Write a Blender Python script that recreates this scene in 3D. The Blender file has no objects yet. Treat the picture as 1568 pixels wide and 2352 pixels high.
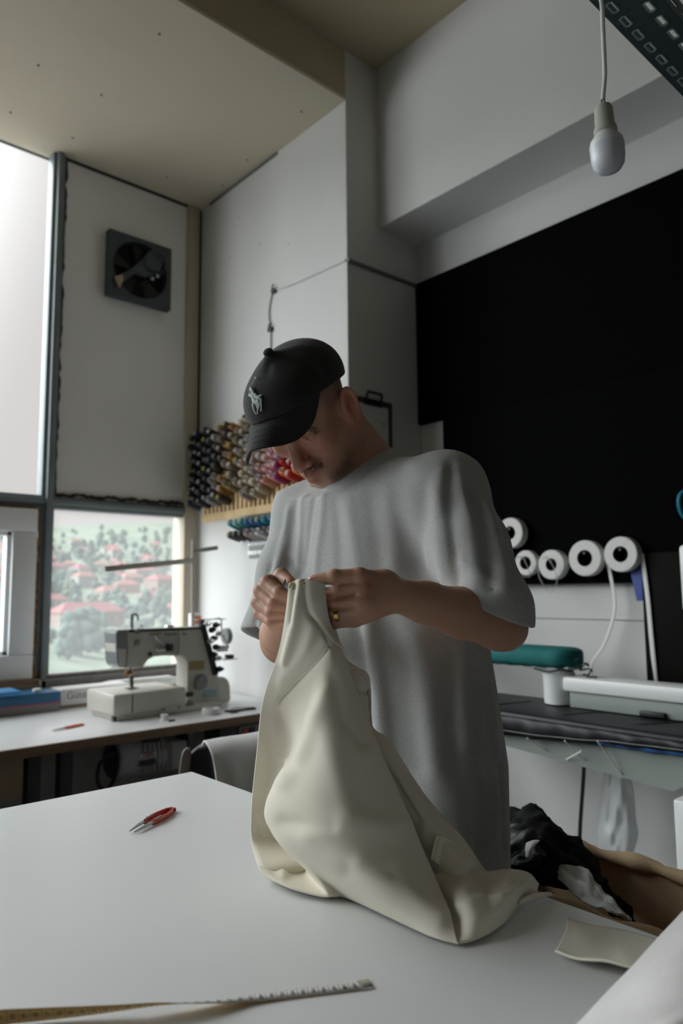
import bpy, bmesh, math, random
import numpy as np
from mathutils import Vector, Matrix

# ---------------------------------------------------------------- camera, sky, exposure
SC = bpy.context.scene
COL = SC.collection
F_PX, YAW, PITCH, ROLL, CAM_H = 1657.2, 0.843538, 0.108695, -0.00881, 1.30   # focal length for a 1568 x 2352 frame
_F = Vector((math.cos(YAW), math.sin(YAW), 0)); _R = Vector((math.sin(YAW), -math.cos(YAW), 0)); _U = Vector((0, 0, 1))
CF = _F * math.cos(PITCH) + _U * math.sin(PITCH)
_U2 = -_F * math.sin(PITCH) + _U * math.cos(PITCH)
CR = _R * math.cos(ROLL) + _U2 * math.sin(ROLL)
CU = -_R * math.sin(ROLL) + _U2 * math.cos(ROLL)
EYE = Vector((0, 0, CAM_H))
cam_data = bpy.data.cameras.new('camera'); cam = bpy.data.objects.new('camera', cam_data); COL.objects.link(cam)
cam_data.sensor_fit = 'VERTICAL'; cam_data.sensor_height = 36.0; cam_data.lens = F_PX / 2352 * 36.0
cam_data.clip_start = 0.02; cam_data.clip_end = 6000
cam.matrix_world = Matrix(((CR.x, CU.x, -CF.x, 0), (CR.y, CU.y, -CF.y, 0), (CR.z, CU.z, -CF.z, CAM_H), (0, 0, 0, 1)))
cam_data.dof.use_dof = True; cam_data.dof.focus_distance = 1.10; cam_data.dof.aperture_fstop = 4.0
SC.camera = cam
SC.view_settings.view_transform = 'Standard'; SC.view_settings.look = 'None'
SC.view_settings.gamma = 1.0; SC.view_settings.use_curve_mapping = False
SC.view_settings.exposure = -0.52
SKY_BASE, SKY_ZENITH, SKY_GLOW = 0.86, 2.0, 12.0
GLOW_DIR = Vector((-0.80, 0.62, 0.46)).normalized()            # the bright part of the overcast, left of the view
def make_world():
    w = bpy.data.worlds.new('overcast_sky'); SC.world = w; w.use_nodes = True
    nt = w.node_tree; N = nt.nodes; L = nt.links; N.clear()
    out = N.new('ShaderNodeOutputWorld'); bg = N.new('ShaderNodeBackground'); L.new(bg.outputs[0], out.inputs[0])
    tc = N.new('ShaderNodeTexCoord'); nm = N.new('ShaderNodeVectorMath'); nm.operation = 'NORMALIZE'
    L.new(tc.outputs['Generated'], nm.inputs[0])
    sx = N.new('ShaderNodeSeparateXYZ'); L.new(nm.outputs[0], sx.inputs[0])
    mr = N.new('ShaderNodeMapRange'); mr.interpolation_type = 'SMOOTHSTEP'
    mr.inputs[1].default_value = 0.5; mr.inputs[2].default_value = 1.0; mr.inputs[3].default_value = SKY_BASE; mr.inputs[4].default_value = SKY_ZENITH
    L.new(sx.outputs[2], mr.inputs[0])
    dt = N.new('ShaderNodeVectorMath'); dt.operation = 'DOT_PRODUCT'; dt.inputs[1].default_value = GLOW_DIR; L.new(nm.outputs[0], dt.inputs[0])
    gl = N.new('ShaderNodeMapRange'); gl.interpolation_type = 'SMOOTHERSTEP'
    gl.inputs[1].default_value = 0.38; gl.inputs[2].default_value = 1.0; gl.inputs[3].default_value = 0.0; gl.inputs[4].default_value = SKY_GLOW
    L.new(dt.outputs['Value'], gl.inputs[0])
    v1 = N.new('ShaderNodeVectorMath'); v1.operation = 'SCALE'; v1.inputs[0].default_value = (1.03, 0.975, 0.945); L.new(mr.outputs[0], v1.inputs['Scale'])   # warm white cloud near the horizon
    v2 = N.new('ShaderNodeVectorMath'); v2.operation = 'SCALE'; v2.inputs[0].default_value = (0.94, 1.0, 1.02); L.new(gl.outputs[0], v2.inputs['Scale'])      # cooler bright cloud
    v3 = N.new('ShaderNodeVectorMath'); v3.operation = 'ADD'; L.new(v1.outputs[0], v3.inputs[0]); L.new(v2.outputs[0], v3.inputs[1]); L.new(v3.outputs[0], bg.inputs['Color']); bg.inputs['Strength'].default_value = 1.0
    w.cycles.sampling_method = 'MANUAL'; w.cycles.sample_map_resolution = 512
make_world()
SC.cycles.use_denoising = True
SC.cycles.max_bounces = 10; SC.cycles.diffuse_bounces = 6; SC.cycles.transparent_max_bounces = 12
SC.cycles.sample_clamp_indirect = 6.0; SC.cycles.caustics_reflective = False; SC.cycles.caustics_refractive = False

# ---------------------------------------------------------------- where a line of sight meets a plane of the room
def ray(x, y): return CF + CR * ((x - 784) / F_PX) - CU * ((y - 1176) / F_PX)
def pz(x, y, z): d = ray(x, y); return EYE + d * ((z - CAM_H) / d.z)
def py(x, y, Y): d = ray(x, y); return EYE + d * (Y / d.y)
def px(x, y, X): d = ray(x, y); return EYE + d * (X / d.x)
def dep(x, y, D): return EYE + ray(x, y) * D

# ---------------------------------------------------------------- helpers
def srgb(r, g, b):
    f = lambda c: (c / 255 / 12.92) if c / 255 <= 0.04045 else ((c / 255 + 0.055) / 1.055) ** 2.4
    return (f(r), f(g), f(b))
def mat(name, color, rough=0.6, metal=0.0, var=0.0, vscale=8.0, bump=0.0, bscale=60.0, spec=0.5, sheen=0.0, attr=None, sss=0.0, coat=0.0, stretch=None, color2=None, detail=4.0):
    m = bpy.data.materials.new(name); m.use_nodes = True
    nt = m.node_tree; N = nt.nodes; L = nt.links; b = N['Principled BSDF']
    b.inputs['Base Color'].default_value = (*color, 1); b.inputs['Roughness'].default_value = rough
    b.inputs['Metallic'].default_value = metal; b.inputs['Specular IOR Level'].default_value = spec
    if sheen: b.inputs['Sheen Weight'].default_value = sheen; b.inputs['Sheen Roughness'].default_value = 0.5
    if coat: b.inputs['Coat Weight'].default_value = coat
    if sss:
        b.inputs['Subsurface Weight'].default_value = sss; b.inputs['Subsurface Radius'].default_value = (1, 0.35, 0.2); b.inputs['Subsurface Scale'].default_value = 0.006
    tc = N.new('ShaderNodeTexCoord'); vec = tc.outputs['Object']
    if stretch:
        mp = N.new('ShaderNodeMapping'); mp.inputs['Scale'].default_value = stretch; L.new(vec, mp.inputs[0]); vec = mp.outputs[0]
    base = None
    if attr:
        at = N.new('ShaderNodeAttribute'); at.attribute_name = attr; base = at.outputs['Color']; L.new(base, b.inputs['Base Color'])
    if var or color2:
        nz = N.new('ShaderNodeTexNoise'); nz.inputs['Scale'].default_value = vscale; nz.inputs['Detail'].default_value = detail; L.new(vec, nz.inputs['Vector'])
        mx = N.new('ShaderNodeMix'); mx.data_type = 'RGBA'
        mrg = N.new('ShaderNodeMapRange'); mrg.inputs[1].default_value = 0.3; mrg.inputs[2].default_value = 0.7; L.new(nz.outputs[0], mrg.inputs[0])
        L.new(mrg.outputs[0], mx.inputs['Factor'])
        if base is not None:
            mx.blend_type = 'MULTIPLY'; L.new(base, mx.inputs['A']); mx.inputs['B'].default_value = (1 - var, 1 - var, 1 - var, 1)
        else:
            c2 = color2 or tuple(c * (1 - var) for c in color)
            mx.inputs['A'].default_value = (*color, 1); mx.inputs['B'].default_value = (*c2, 1)
        L.new(mx.outputs['Result'], b.inputs['Base Color'])
    if bump:
        bn = N.new('ShaderNodeTexNoise'); bn.inputs['Scale'].default_value = bscale; bn.inputs['Detail'].default_value = 4; L.new(vec, bn.inputs['Vector'])
        bp = N.new('ShaderNodeBump'); bp.inputs['Strength'].default_value = bump; bp.inputs['Distance'].default_value = 0.004
        L.new(bn.outputs[0], bp.inputs['Height']); L.new(bp.outputs[0], b.inputs['Normal'])
    return m

class MB:
    """collects shapes and links them as one mesh object"""
    def __init__(s): s.v = []; s.f = []
    def add(s, vs, fs):
        n = len(s.v); s.v += [tuple(v) for v in vs]; s.f += [tuple(i + n for i in f) for f in fs]; return s
    def box(s, lo, hi, bev=0.0, M=None, seg=2):
        bm = bmesh.new(); bmesh.ops.create_cube(bm, size=1)
        c = [(a + b) / 2 for a, b in zip(lo, hi)]; d = [abs(b - a) for a, b in zip(lo, hi)]
        for v in bm.verts: v.co = Vector((c[0] + v.co.x * d[0], c[1] + v.co.y * d[1], c[2] + v.co.z * d[2]))
        if bev: bmesh.ops.bevel(bm, geom=bm.edges[:], offset=min(bev, min(d) * 0.45), segments=seg, profile=0.5, affect='EDGES')
        bm.verts.index_update()
        s.add([(M @ v.co) if M else v.co.copy() for v in bm.verts], [[v.index for v in f.verts] for f in bm.faces]); bm.free(); return s
    def bar(s, p0, p1, w, t, up=(0, 0, 1), bev=0.0):
        p0 = Vector(p0); p1 = Vector(p1); z = (p1 - p0); L = z.length; z.normalize(); x = Vector(up).cross(z)
        if x.length < 1e-4: x = Vector((1, 0, 0)).cross(z)
        x.normalize(); y = z.cross(x)
        M = Matrix(((x.x, y.x, z.x, p0.x), (x.y, y.y, z.y, p0.y), (x.z, y.z, z.z, p0.z), (0, 0, 0, 1)))
        return s.box((-w / 2, -t / 2, 0), (w / 2, t / 2, L), bev, M)
    def tube(s, pts, r, seg=10, cap=True, closed=False):
        pts = [Vector(p) for p in pts]; n = len(pts); rs = r if hasattr(r, '__len__') else [r] * n
        prev = None; V = []; F = []
        for i, p in enumerate(pts):
            a = pts[(i - 1) % n] if (closed or i > 0) else p; b = pts[(i + 1) % n] if (closed or i < n - 1) else p
            t = (b - a).normalized()
            if prev is None:
                prev = t.cross(Vector((0.13, 0.27, 0.95)));
                if prev.length < 1e-3: prev = t.cross(Vector((1, 0, 0)))
            x = (prev - t * prev.dot(t)).normalized(); prev = x; y = t.cross(x)
            for k in range(seg):
                an = 2 * math.pi * k / seg; V.append(p + (x * math.cos(an) + y * math.sin(an)) * rs[i])
        for i in range(n if closed else n - 1):
            j = (i + 1) % n
            for k in range(seg): k2 = (k + 1) % seg; F.append((i * seg + k, i * seg + k2, j * seg + k2, j * seg + k))
        if cap and not closed: F.append(tuple(reversed(range(seg)))); F.append(tuple((n - 1) * seg + k for k in range(seg)))
        return s.add(V, F)
    def cyl(s, p0, p1, r0, r1=None, seg=24): return s.tube([p0, p1], [r0, r0 if r1 is None else r1], seg)
    def lathe(s, prof, o=(0, 0, 0), axis=(0, 0, 1), seg=28, close=False):
        """profile of (radius, height) turned about the axis"""
        o = Vector(o); z = Vector(axis).normalized(); x = z.orthogonal().normalized(); y = z.cross(x); V = []; F = []; n = len(prof)
        for r, h in prof:
            for k in range(seg):
                a = 2 * math.pi * k / seg; V.append(o + z * h + (x * math.cos(a) + y * math.sin(a)) * max(r, 1e-5))
        for i in range(n if close else n - 1):
            j = (i + 1) % n
            for k in range(seg): k2 = (k + 1) % seg; F.append((i * seg + k, i * seg + k2, j * seg + k2, j * seg + k))
        if not close: F.append(tuple(reversed(range(seg)))); F.append(tuple((n - 1) * seg + k for k in range(seg)))
        return s.add(V, F)
    def prism(s, poly, ext):
        """polygon of 3D points pushed along ext"""
        e = Vector(ext); n = len(poly); V = [Vector(p) for p in poly]; V += [p + e for p in V]
        return s.add(V, [tuple(range(n)), tuple(reversed(range(n, 2 * n)))] + [(i, n + i, n + (i + 1) % n, (i + 1) % n) for i in range(n)])
    def build(s, name, m, parent=None, smooth=True, ang=0.6, solid=0.0, sub=0, bevel=0.0):
        me = bpy.data.meshes.new(name); me.from_pydata(s.v, [], s.f)
        bm = bmesh.new(); bm.from_mesh(me); bmesh.ops.recalc_face_normals(bm, faces=bm.faces[:]); bm.to_mesh(me); bm.free()
        if smooth:
            me.shade_smooth(); me.set_sharp_from_angle(angle=ang)
        me.materials.append(m); return link(name, me, parent, solid, sub, bevel)
def link(name, me, parent=None, solid=0.0, sub=0, bevel=0.0):
    o = bpy.data.objects.new(name, me); COL.objects.link(o)
    if parent is not None:
        o.parent = parent; o.matrix_parent_inverse = parent.matrix_basis.inverted()
    if bevel:
        md = o.modifiers.new('bevel', 'BEVEL'); md.width = bevel; md.segments = 2; md.limit_method = 'ANGLE'
    if solid:
        md = o.modifiers.new('thickness', 'SOLIDIFY'); md.thickness = solid; md.offset = 0
    if sub:
        md = o.modifiers.new('subdivision', 'SUBSURF'); md.levels = sub; md.render_levels = sub
    return o
def tag(o, label, cat, group=None, kind=None):
    o['label'] = label; o['category'] = cat
    if group: o['group'] = group
    if kind: o['kind'] = kind
    return o
def thing(name, label, cat, loc=(0, 0, 0), group=None):
    o = bpy.data.objects.new(name, None); COL.objects.link(o); o.empty_display_size = 0.05; o.location = loc
    return tag(o, label, cat, group)
def struct(o): o['kind'] = 'structure'; return o
def part_label(o, t): o['label'] = t; return o
def spline(pts, n):
    """Catmull-Rom through points, n samples"""
    P = np.array([list(p) for p in pts], float); P = np.vstack([2 * P[0] - P[1], P, 2 * P[-1] - P[-2]]); out = []
    m = len(P) - 3
    for t in np.linspace(0, m - 1e-9, n):
        i = int(t); u = t - i; a, b, c, d = P[i:i + 4]
        out.append(0.5 * ((2 * b) + (c - a) * u + (2 * a - 5 * b + 4 * c - d) * u * u + (3 * b - a - 3 * c + d) * u ** 3))
    return np.array(out)
def patch(rows, nu, nv):
    """smooth surface through a grid of control points -> (verts, faces, array)"""
    R = np.array([spline(r, nu) for r in rows]); G = np.array([spline(R[:, i], nv) for i in range(nu)]).transpose(1, 0, 2)
    F = [(j * nu + i, j * nu + i + 1, (j + 1) * nu + i + 1, (j + 1) * nu + i) for j in range(nv - 1) for i in range(nu - 1)]
    return G.reshape(-1, 3), F, G
random.seed(7); RNG = np.random.default_rng(5)
# ---------------------------------------------------------------- the room
YA, XB, YP, XR, XBM = 3.75, 2.196, 2.412, 2.696, 2.41        # window wall, pillar face, pillar return, recess wall, beam face
ZLOW, ZTOP, ZBEAM = 3.665, 3.93, 3.085
XL, YK = -6.3, -3.0                                          # far left wall and the wall behind
M_white = mat('white_wall_paint', (0.70, 0.70, 0.69), 0.75, var=0.05, vscale=2.5, bump=0.06, bscale=90)
M_whiteA = mat('white_panel_paint', (0.83, 0.82, 0.79), 0.75, var=0.06, vscale=2.0, bump=0.05, bscale=70)
M_dimwall = mat('darkened_unseen_wall', (0.08, 0.08, 0.077), 0.8, var=.1)  # for the unseen walls, darkened to cut fill light in the room
M_ceil = mat('cream_ceiling_paint', (0.68, 0.615, 0.485), 0.8, var=0.06, vscale=1.5)
M_ceil2 = mat('ochre_ceiling_paint', (0.47, 0.405, 0.275), 0.8, var=0.08, vscale=1.5)
M_steel = mat('grey_blue_steel_paint', srgb(118, 127, 131), 0.5, var=0.15, vscale=14, bump=0.1, bscale=40)
M_pvc = mat('white_pvc', (0.78, 0.79, 0.80), 0.35)
M_foam = mat('orange_brown_expanding_foam', srgb(150, 105, 60), 0.9, color2=srgb(70, 52, 36), vscale=30, bump=0.8, bscale=60)
M_seal = mat('dark_window_putty', srgb(48, 48, 46), 0.8, var=0.4, vscale=40, bump=0.5)
M_post = mat('cream_post_paint', srgb(190, 180, 160), 0.7, var=0.08)
M_floor = mat('grey_concrete_floor', (0.19, 0.187, 0.18), 0.6, var=0.2, vscale=3, bump=0.1)
M_dark = mat('black_gap', (0.012, 0.012, 0.012), 0.9)
def S(name, mb, m, parent=None, **k):
    o = mb.build(name, m, parent, **k)
    if parent is None: struct(o)
    return o
S('floor', MB().box((XL, YK, -0.1), (3.0, YA + 0.2, 0.0)), M_floor)
S('ceiling', MB().box((XL - .2, YK - .2, ZTOP), (3.0, YP + 0.05, ZTOP + 0.15)), M_ceil2)
lowc = S('ceiling_lowered', MB().box((XL - .2, YP, ZLOW), (XB - 0.001, YA + 0.10, ZLOW + 0.02), 0.002), M_ceil)
S('ceiling_fascia', MB().box((XL - .2, YP, ZLOW + 0.022), (XB - 0.001, YP + 0.06, ZTOP + 0.05)), M_ceil2)
# nail heads in the lowered ceiling
nh = MB()
for p in ((366, 78), (233, 218), (167, 317), (24, 258), (383, 407), (567, 367), (511, 425), (692, 256), (88, 150)):
    q = pz(*p, ZLOW); nh.cyl((q.x, q.y, ZLOW + 0.001), (q.x, q.y, ZLOW - 0.0015), 0.006, seg=10)
S('trim_ceiling_nails', nh, M_dark)
S('wall_left', MB().box((XL - 0.15, YK, 0), (XL, YA, ZTOP)), M_dimwall)
S('wall_behind', MB().box((XL, YK - 0.15, 0), (3.0, YK, ZTOP)), M_dimwall)
S('wall_recess', MB().box((XR, YK, 0), (XR + 0.15, YP + 0.1, ZTOP)), M_white)
S('wall_pillar', MB().box((XB, YP, 0), (XR + 0.05, YA + 0.2, ZTOP), 0.006), M_white)
S('wall_beam', MB().box((XBM, YK, ZBEAM), (XR + 0.02, YP + 0.01, ZTOP)), M_white)
# plaster bits of the right wall: the small upper strip and the nail marks
nm = MB()
for p in ((596, 560), (527, 593), (1155 / 1.742, 975 / 1.742), (490, 806), (548, 502), (538, 520)):
    q = px(*p, XB); nm.lathe([(0.004, 0), (0.003, 0.002), (0.0, 0.0025)], q, (-1, 0, 0), 8)
S('trim_wall_nails', nm, mat('rusty_nail_heads', srgb(70, 66, 62), 0.8))
S('trim_ceiling_edge', MB().box((XB - 0.006, 2.96, ZLOW - 0.016), (XB - 0.0005, YA - .1, ZLOW - 0.0005)), mat('grey_joint_filler', srgb(110, 110, 106), 0.8))
# ---- window wall, from the floor up: low wall, steel posts and rails, upper panel, glazing
XW0, XM, XP = 1.335, 1.318, 2.10          # panel start, mullion centre, corner post start
ZS, ZR0, ZR1 = 0.88, 1.735, 1.80          # glass sill, rail bottom, rail top
S('wall_window_lower', MB().box((XL, YA + 0.02, 0), (XB, YA + 0.2, ZS - 0.03)), M_white)
S('trim_window_ledge', MB().box((XL, YA - 0.10, ZS - 0.085), (XB - .001, YA + 0.02, ZS - 0.05), 0.004), mat('white_ledge_paint', srgb(205, 203, 198), 0.5, var=.1))
S('wall_window_panel', MB().box((1.335, YA + 0.012, ZR1 - 0.02), (XP + 0.02, YA + 0.12, ZLOW)), M_whiteA)
# ragged dark putty round that panel
def ragged(p0, p1, w, d, n, seed, into):
    rr = random.Random(seed); mb = MB(); p0 = Vector(p0); p1 = Vector(p1)
    pts = [p0.lerp(p1, i / n) + Vector(into) * rr.uniform(-0.5, 0.6) * w for i in range(n + 1)]
    return mb.tube(pts, [w * rr.uniform(0.5, 1.0) for _ in pts], 8)
S('trim_putty', ragged((1.353, YA + .006, ZR1), (1.353, YA + .006, ZLOW), 0.011, 0, 60, 3, (1, 0, 0)), M_seal)
S('trim_putty_rail', ragged((1.36, YA + .006, ZR1 + 0.012), (XP, YA + .006, ZR1 + 0.012), 0.012, 0, 40, 4, (0, 0, 1)), M_seal)
S('trim_putty_top', MB().box((1.36, YA + .004, ZLOW - 0.014), (XP, YA + .02, ZLOW + 0.001)), M_seal)
S('trim_corner_post', MB().box((XP, YA - 0.012, 0.8), (XB - 0.018, YA + 0.12, ZLOW), 0.004), M_post)
S('trim_corner_gap', MB().box((XB - 0.019, YA - 0.004, 1.9), (XB - 0.001, YA + 0.02, ZLOW - 0.01)), M_dark)
# steel frame: stepped posts at every bay, stepped rail
def steel_post(x, z0, z1):
    return MB().box((x - 0.034, YA - 0.005, z0), (x + 0.034, YA + 0.07, z1), 0.004).box((x - 0.014, YA - 0.03, z0), (x + 0.016, YA + 0.01, z1), 0.004)
bays = [XM, 0.26, -0.80, -1.86, -2.92, -3.98, -5.04]
for i, x in enumerate(bays): S('trim_steel_post_%d' % (i + 1), steel_post(x, ZS - 0.05, ZLOW), M_steel)
S('trim_steel_rail', MB().box((XL, YA, ZR0), (XP + 0.01, YA + 0.07, ZR1), 0.004).box((XL, YA - 0.022, ZR0 + 0.022), (XP, YA + 0.02, ZR0 + 0.05), 0.004), M_steel)
S('trim_steel_sill', MB().box((XL, YA - 0.03, ZS - 0.052), (XP + 0.01, YA + 0.07, ZS - 0.008), 0.005).box((XL, YA - 0.005, ZS - 0.01), (XP, YA + 0.06, ZS + 0.012), 0.003), mat('worn_brown_grey_sill', srgb(112, 108, 104), 0.6, var=.3, vscale=20))
def glass_mat(DUST_HAZE, nm):  # translucent share: glass dust plus a veil imitating the outdoor haze
    m = bpy.data.materials.new(nm); m.use_nodes = True; nt = m.node_tree; N = nt.nodes; L = nt.links; N.clear()
    o = N.new('ShaderNodeOutputMaterial'); tr = N.new('ShaderNodeBsdfTransparent'); df = N.new('ShaderNodeBsdfTranslucent'); gl = N.new('ShaderNodeBsdfGlossy'); gl.inputs['Roughness'].default_value = 0.02
    df.inputs['Color'].default_value = (0.9, 0.93, 0.95, 1)
    m1 = N.new('ShaderNodeMixShader'); m2 = N.new('ShaderNodeMixShader'); m1.inputs[0].default_value = DUST_HAZE; m2.inputs[0].default_value = 0.04
    L.new(tr.outputs[0], m1.inputs[1]); L.new(df.outputs[0], m1.inputs[2]); L.new(m1.outputs[0], m2.inputs[1]); L.new(gl.outputs[0], m2.inputs[2]); L.new(m2.outputs[0], o.inputs[0])
    return m
M_glass = glass_mat(0.05, 'window_glass'); M_glass2 = glass_mat(0.15, 'dusty_hazy_window_glass')
def pane(name, x0, x1, z0, z1, y=YA + 0.04, m=None):
    o = MB().add([(x0, y, z0), (x1, y, z0), (x1, y, z1), (x0, y, z1)], [(0, 1, 2, 3)]).build(name, m or M_glass, smooth=False); return struct(o)
pane('window_1', XM + 0.02, XP + 0.01, ZS, ZR0 + 0.01, m=M_glass2)                       # view of the hillside
edges = bays + [XL]
nwin = 2
for i in range(len(bays)):
    pane('window_%d' % nwin, edges[i + 1] + 0.02, edges[i] - 0.02, ZR1 - 0.01, ZLOW + 0.01); nwin += 1      # tall upper lights
    # white casement in the lower half of the bay
    x0, x1 = edges[i + 1] + 0.055, edges[i] - 0.055; z0, z1 = ZS + 0.005, ZR0 - 0.012; t = 0.118; y0 = YA - 0.035
    fr = MB()
    for a, b in (((x0, z0), (x1, z0 + t)), ((x0, z1 - t), (x1, z1)), ((x0, z0 + t), (x0 + t, z1 - t)), ((x1 - t, z0 + t), (x1, z1 - t))):
        fr.box((a[0], y0, a[1]), (b[0], YA + 0.05, b[1]), 0.006)
    ti = 0.02                                                                   # stepped inner bead
    for a, b in (((x0 + t, z0 + t), (x1 - t, z0 + t + ti)), ((x0 + t, z1 - t - ti), (x1 - t, z1 - t)), ((x0 + t, z0 + t), (x0 + t + ti, z1 - t)), ((x1 - t - ti, z0 + t), (x1 - t, z1 - t))):
        fr.box((a[0], y0 + 0.025, a[1]), (b[0], YA + 0.045, b[1]), 0.003)
    w = struct(fr.build('window_%d' % nwin, M_pvc)); 
    g = MB().add([(x0 + t, YA + .03, z0 + t), (x1 - t, YA + .03, z0 + t), (x1 - t, YA + .03, z1 - t), (x0 + t, YA + .03, z1 - t)], [(0, 1, 2, 3)]).build('window_glass', M_glass2, w, smooth=False)
    fm = MB()
    for a, b, sd, into in (((x0 - .01, z0), (x0 - .01, z1 + .005), 11, (1, 0, 0)), ((x1 + .01, z0), (x1 + .01, z1 + .005), 12, (1, 0, 0)), ((x0, z1 + .004), (x1, z1 + .004), 13, (0, 0, 1)), ((x0, z0 - .004), (x1, z0 - .004), 14, (0, 0, 1))):
        rr = ragged((a[0], YA - 0.012, a[1]), (b[0], YA - 0.012, b[1]), 0.013, 0, 34, sd + i, into); fm.add(rr.v, rr.f)
    fm.build('window_foam', M_foam, w); nwin += 1
# the strip of wall above the glazing near the ceiling (keeps daylight to the panes)
S('wall_window_head', MB().box((XL, YA + 0.07, ZLOW), (XB, YA + 0.10, ZTOP)), M_white)
# black boards and the dark door leaf on the recess wall
M_black = mat('black_felt_board', (0.0030, 0.0032, 0.0032), 0.9, var=0.3, vscale=40, spec=0.03)
zb = 2.128
tag(MB().box((XR - 0.03, -0.2, zb), (XR - 0.002, YP - 0.003, 2.868), 0.003).build('black_board', M_black), 'upper black wall board reaching from the pillar to the right edge of the photo', 'board')
tag(MB().box((XR - 0.045, -0.2, 1.32), (XR - 0.001, 2.237, zb - 0.004), 0.003).build('black_board', M_black), 'lower black wall board behind the hanging tape rolls', 'board')
M_dwood = mat('black_brown_stained_wood', srgb(17, 15, 13), 0.7, spec=.1, var=.4, vscale=6, stretch=(1, 1, .12))
dr = thing('wall_panelling', 'dark stained wooden panelling on the wall, right of the tape rolls', 'panelling', (2.67, .7, 1.2))
for ya, yb in ((1.05, 1.282), (0.80, 1.045), (0.55, .795), (0.2, .545)):
    MB().box((XR - 0.056, ya, 0.90), (XR - 0.0455, yb, 1.43), 0.003).build('board', M_dwood, dr)
seam = MB().box((XR - 0.004, 1.30, 1.176), (XR - 0.0005, YP, 1.1785)); S('trim_wall_joint', seam, mat('pale_grey_joint', srgb(140, 145, 146), .8))
# ---------------------------------------------------------------- the hillside town outside
def hill_z(r, az):
    """height over the ground outside, r metres away at azimuth az (radians from +X)"""
    prof = [(40, -6), (90, -11), (140, -15), (250, -17), (400, -14), (600, 2), (900, 40), (1250, 98), (1600, 152), (2000, 120)]
    rs = [p[0] for p in prof]; zs = [p[1] for p in prof]
    z = float(np.interp(r, rs, zs))
    s = (az - 1.25) * 1.0
    k = min(1, max(0, (r - 500) / 900))
    z += k * (26 * s + 9 * math.sin(az * 9.0) + 5 * math.sin(az * 23 + 1)) + 1.5 * math.sin(r * 0.021 + az * 6) + 1.2 * math.sin(az * 40 + r * .013)
    return z + CAM_H
def hz(*c): return tuple(0.37 * x for x in srgb(*c))  # outdoor colours: distant haze is mixed into them, then all scaled darker
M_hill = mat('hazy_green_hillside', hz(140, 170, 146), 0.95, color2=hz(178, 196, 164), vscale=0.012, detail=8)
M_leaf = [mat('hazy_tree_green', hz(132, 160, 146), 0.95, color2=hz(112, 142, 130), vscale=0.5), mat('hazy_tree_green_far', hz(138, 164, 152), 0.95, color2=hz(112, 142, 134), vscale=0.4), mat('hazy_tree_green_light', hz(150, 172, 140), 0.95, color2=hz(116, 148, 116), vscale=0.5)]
M_roof = [mat('hazy_red_roof_tiles', hz(226, 150, 146), 0.9, var=.12, vscale=1.5), mat('hazy_terracotta_roof_tiles', hz(232, 168, 150), 0.9, var=.12, vscale=1.5), mat('pink_red_roof_sheet', hz(222, 132, 138), 0.8, var=.1, vscale=.8)]
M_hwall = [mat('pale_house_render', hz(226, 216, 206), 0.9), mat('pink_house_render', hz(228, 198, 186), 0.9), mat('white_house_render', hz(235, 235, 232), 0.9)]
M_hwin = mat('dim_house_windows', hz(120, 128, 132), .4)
nr, na = 70, 90
rr_ = np.concatenate([np.linspace(40, 400, 30), np.linspace(430, 2000, nr - 30)]); aa_ = np.linspace(0.55, 2.75, na)
vs = [(r * math.cos(a), r * math.sin(a), hill_z(r, a)) for r in rr_ for a in aa_]
fs = [(j * na + i, j * na + i + 1, (j + 1) * na + i + 1, (j + 1) * na + i) for j in range(nr - 1) for i in range(na - 1)]
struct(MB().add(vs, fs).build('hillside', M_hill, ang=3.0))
def px_az(x): d = ray(x, 1357); return math.atan2(d.y, d.x)
hrng = random.Random(21)
def house(az, r, w, d, h, roof_i, wall_i, near=False, rot=None):
    x, y = r * math.cos(az), r * math.sin(az); z = hill_z(r, az)
    rot = hrng.uniform(-0.5, 0.5) if rot is None else rot
    i_ = house.n; house.n += 1
    t = thing('house', '', 'house', (x, y, z), 'red-roofed houses on the hillside'); t.rotation_euler.z = rot
    M = Matrix.Translation((x, y, z)) @ Matrix.Rotation(rot, 4, 'Z'); W = MB()
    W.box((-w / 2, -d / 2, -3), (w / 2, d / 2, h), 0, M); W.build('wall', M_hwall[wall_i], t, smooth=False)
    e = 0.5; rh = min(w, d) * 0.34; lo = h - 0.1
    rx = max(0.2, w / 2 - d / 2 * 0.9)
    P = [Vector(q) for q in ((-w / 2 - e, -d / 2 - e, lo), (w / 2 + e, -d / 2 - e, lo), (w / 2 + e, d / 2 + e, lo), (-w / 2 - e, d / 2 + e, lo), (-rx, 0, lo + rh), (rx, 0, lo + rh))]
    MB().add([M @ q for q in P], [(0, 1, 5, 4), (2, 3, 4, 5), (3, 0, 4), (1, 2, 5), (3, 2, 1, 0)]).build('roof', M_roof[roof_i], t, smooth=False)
    if near:
        nw = max(2, int(w / 4))
        for k in range(nw):
            xx = -w / 2 + (k + .5) * w / nw; MB().box((xx - .6, -d / 2 - .06, 1.2), (xx + .6, -d / 2 + .05, 2.8), 0, M).build('window', M_hwin, t, smooth=False)
    rn = ['faded red', 'terracotta', 'pink red'][roof_i]; wnm = ['cream', 'pink', 'white'][wall_i]
    return t, rn, wnm
house.n = 0
HS = []; TAKEN = []
def free(x, y, r):
    if any((x - a) ** 2 + (y - b) ** 2 < (r + c) ** 2 for a, b, c in TAKEN): return False
    TAKEN.append((x, y, r)); return True
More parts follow.
